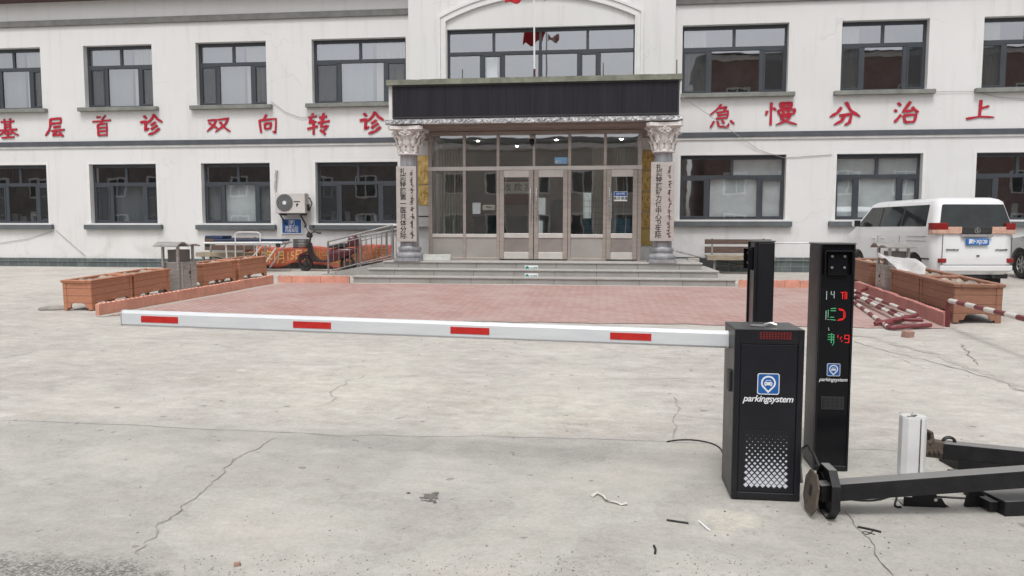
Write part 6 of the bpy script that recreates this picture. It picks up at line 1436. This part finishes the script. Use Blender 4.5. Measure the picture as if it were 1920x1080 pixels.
# tailgate furniture
MB().box(-W_+.52,W_-.52,-.012,.06,1.015,1.15).build('tailgate_panel', M_TRIM, parent=vt_, bevel=.01)
MB().box(-W_+.50,W_-.50,-.035,.03,.96,1.005).build('chrome_bar', M_INOX, parent=vt_, bevel=.012)
for s_ in (-1,1):
    lm = MB().loft([[Vector((s_*x,y,z)) for x,y in ((W_+.006,.24),(W_+.006,.10),(W_-.05,.015),(W_-.24,-.004),(W_-.24,.08),(W_-.06,.26))] for z in (1.095,1.225)]); lm.build('tail_lamp', M_TAIL, parent=vt_, bevel=.008)
    MB().loft([[Vector((s_*x,y,z)) for x,y in ((W_+.004,.24),(W_+.004,.10),(W_-.05,.017),(W_-.24,-.002),(W_-.24,.08),(W_-.06,.26))] for z in (1.015,1.0945)]).build('turn_lamp', M_TAILC, parent=vt_, bevel=.006)
    MB().box(s_*(W_-.51),s_*(W_-.243),-.010,.06,1.02,1.15).build('clear_lamp', M_TAILC, parent=vt_, bevel=.010)
    MB().box(s_*(W_-.22),s_*(W_-.08),-.030,.03,.47,.55).build('bumper_reflector', M_TAIL, parent=vt_, bevel=.008)
bp_ = MB(); bp_.box(-W_+.10,W_-.10,-.036,.0,.305,.415); bp_.build('bumper_step', M_CARW, parent=vt_, bevel=.02)
sm_ = MB(); sm_.box(-W_+.13,W_-.13,-.0305,-.02,.424,.428)
for s_ in (-1,1): sm_.box(s_*(W_-.135)-.002,s_*(W_-.135)+.002,-.0285,-.01,.43,1.0)
sm_.build('tailgate_seam', M_TRIM, parent=vt_)
npl = MB().box(-.22,.22,-.042,-.015,.805,.93).build('number_plate', M_PLATE, parent=vt_, bevel=.006)
text_mb('蒙F·XJ120', .098, FRONT(0,-.0425,.867), .002, offset=.002, width=.95, squash=.92).build('lettering', M_LETW, parent=npl)
em = MB(); m = FRONT(0,-.0125,1.082); ring_poly(em, m, 0,0,.045,.056,.004,22); ring_poly(em, m, .012,0,.012,.028,.004,12,90,300); ring_poly(em, m, -.012,.004,.012,.028,.004,12,-90,120); em.build('emblem', M_INOX, parent=vt_)
for x,wd in ((-W_+.33,.24),(W_-.33,.22)):
    bd_ = MB(); rn = random.Random(int(wd*100)); xx = x-wd/2
    while xx < x+wd/2: q_ = rn.uniform(.010,.022); bd_.box(xx,xx+q_,-.030,-.020,.70,.70+rn.uniform(.022,.032)); xx += q_+.012
    bd_.build('model_badge', M_TRIM, parent=vt_)
MB().prism([(.035*math.cos(k*math.pi/8),.014*math.sin(k*math.pi/8)) for k in range(16)], FRONT(.02,-.033,.60), .004).build('tow_cover', M_TRIM, parent=vt_)
MB().box(W_-.38,W_-.12,.25,.42,.02,.26).build('mud_flap', M_RUBBER, parent=vt_, bevel=.02)
MB().box(-.34,.36,-.0,.004,0,0.001).build('x', M_TRIM, parent=vt_) if False else None
# silver car, mostly outside the frame
wf = PZ(1916,520,16.3); 
sv, W_, zg, zf, hwz, yrz, rear = car('silver_car', 'silver grey car parked beyond the white van, only its front wheel and wing in view', 'car', (wf.x+.86,wf.y-3.3,gz(wf.x,wf.y)), R(1), M_CARS, 1.74, 4.1, 1.5, .95, 1.36, .95, front_rake=.6, rake=.35, hoodz=.86, wheel_r=.31)

for s_ in (-1,1):
    MB().loft([[Vector((s_*x,y,z)) for x,y in ((W_+.004,.26),(W_+.004,.10),(W_-.06,.02),(W_-.22,.0),(W_-.22,.10),(W_-.06,.28))] for z in (.68,.82)]).build('tail_lamp', M_TAIL, parent=sv, bevel=.01)
MB().box(-.22,.22,-.036,.0,.55,.67).build('number_plate', M_PLATE, parent=sv, bevel=.005)
# ------------------------------------------------------------------ buildings across the street (behind the viewer, seen in the window panes)
def far_building(label, x0, x1, y0, y1, h, m, roofm, rows, cols, gable=True):
    t = thing('street_building', label, 'building', ((x0+x1)/2,(y0+y1)/2,-.05), group='buildings across the street')
    MB().box(x0,x1,y0,y1,-.3,h).build('wall', m, parent=t, world=True)
    r_ = MB(); 
    if gable: r_.add([(x0-.4,y1+.5,h-.05),(x1+.4,y1+.5,h-.05),(x1+.4,y0-.5,h-.05),(x0-.4,y0-.5,h-.05),(x0-.4,(y0+y1)/2,h+.9),(x1+.4,(y0+y1)/2,h+.9)],[(0,1,5,4),(2,3,4,5),(0,4,3),(1,2,5),(0,3,2,1)])
    else: r_.box(x0-.2,x1+.2,y0-.2,y1+.25,h,h+.35)
    r_.build('roof', roofm, parent=t, world=True)
    MB().box(x0-.1,x1+.1,y1+.004,y1+.14,h-.45,h-.10).build('cornice', mat('far_trim',(.62,.58,.54),.8), parent=t, world=True)
    for j in range(rows):
        for i in range(cols):
            cx = x0+(x1-x0)*(i+.5)/cols; cz = 1.9+3.1*j; f_ = MB(); yy = y1
            f_.box(cx-.85,cx-.72,yy+.004,yy+.06,cz-.85,cz+.85).box(cx+.72,cx+.85,yy+.004,yy+.06,cz-.85,cz+.85).box(cx-.72,cx+.72,yy+.004,yy+.06,cz+.72,cz+.85).box(cx-.72,cx+.72,yy+.004,yy+.06,cz-.85,cz-.72).box(cx-.04,cx+.04,yy+.004,yy+.05,cz-.72,cz+.72)
            fo3 = f_.build('window', mat('far_trim',(.62,.58,.54),.8), parent=t, world=True)
            MB().box(cx-.72,cx+.72,yy+.006,yy+.02,cz-.72,cz+.72).build('pane', M_CARG, parent=fo3, world=True)
far_building('red brick block across the street, mirrored in the right hand windows', 7.9, 36, -30, -19, 14.5, M_BRICK, M_TERRA, 4, 7)
far_building('long brown two storey row across the street, mirrored in the left ground floor windows', -85, -13.5, -29, -20, 7.4, M_FARW, M_TERRA, 2, 20, False)
far_building('pale tan two storey house across the street, mirrored in the entrance glass', -12.5, 6.5, -29, -20.5, 7.9, mat('tan_wall', (.36,.31,.265), .9, var=.15, vs=1), M_GREYTRIM, 2, 6, False)
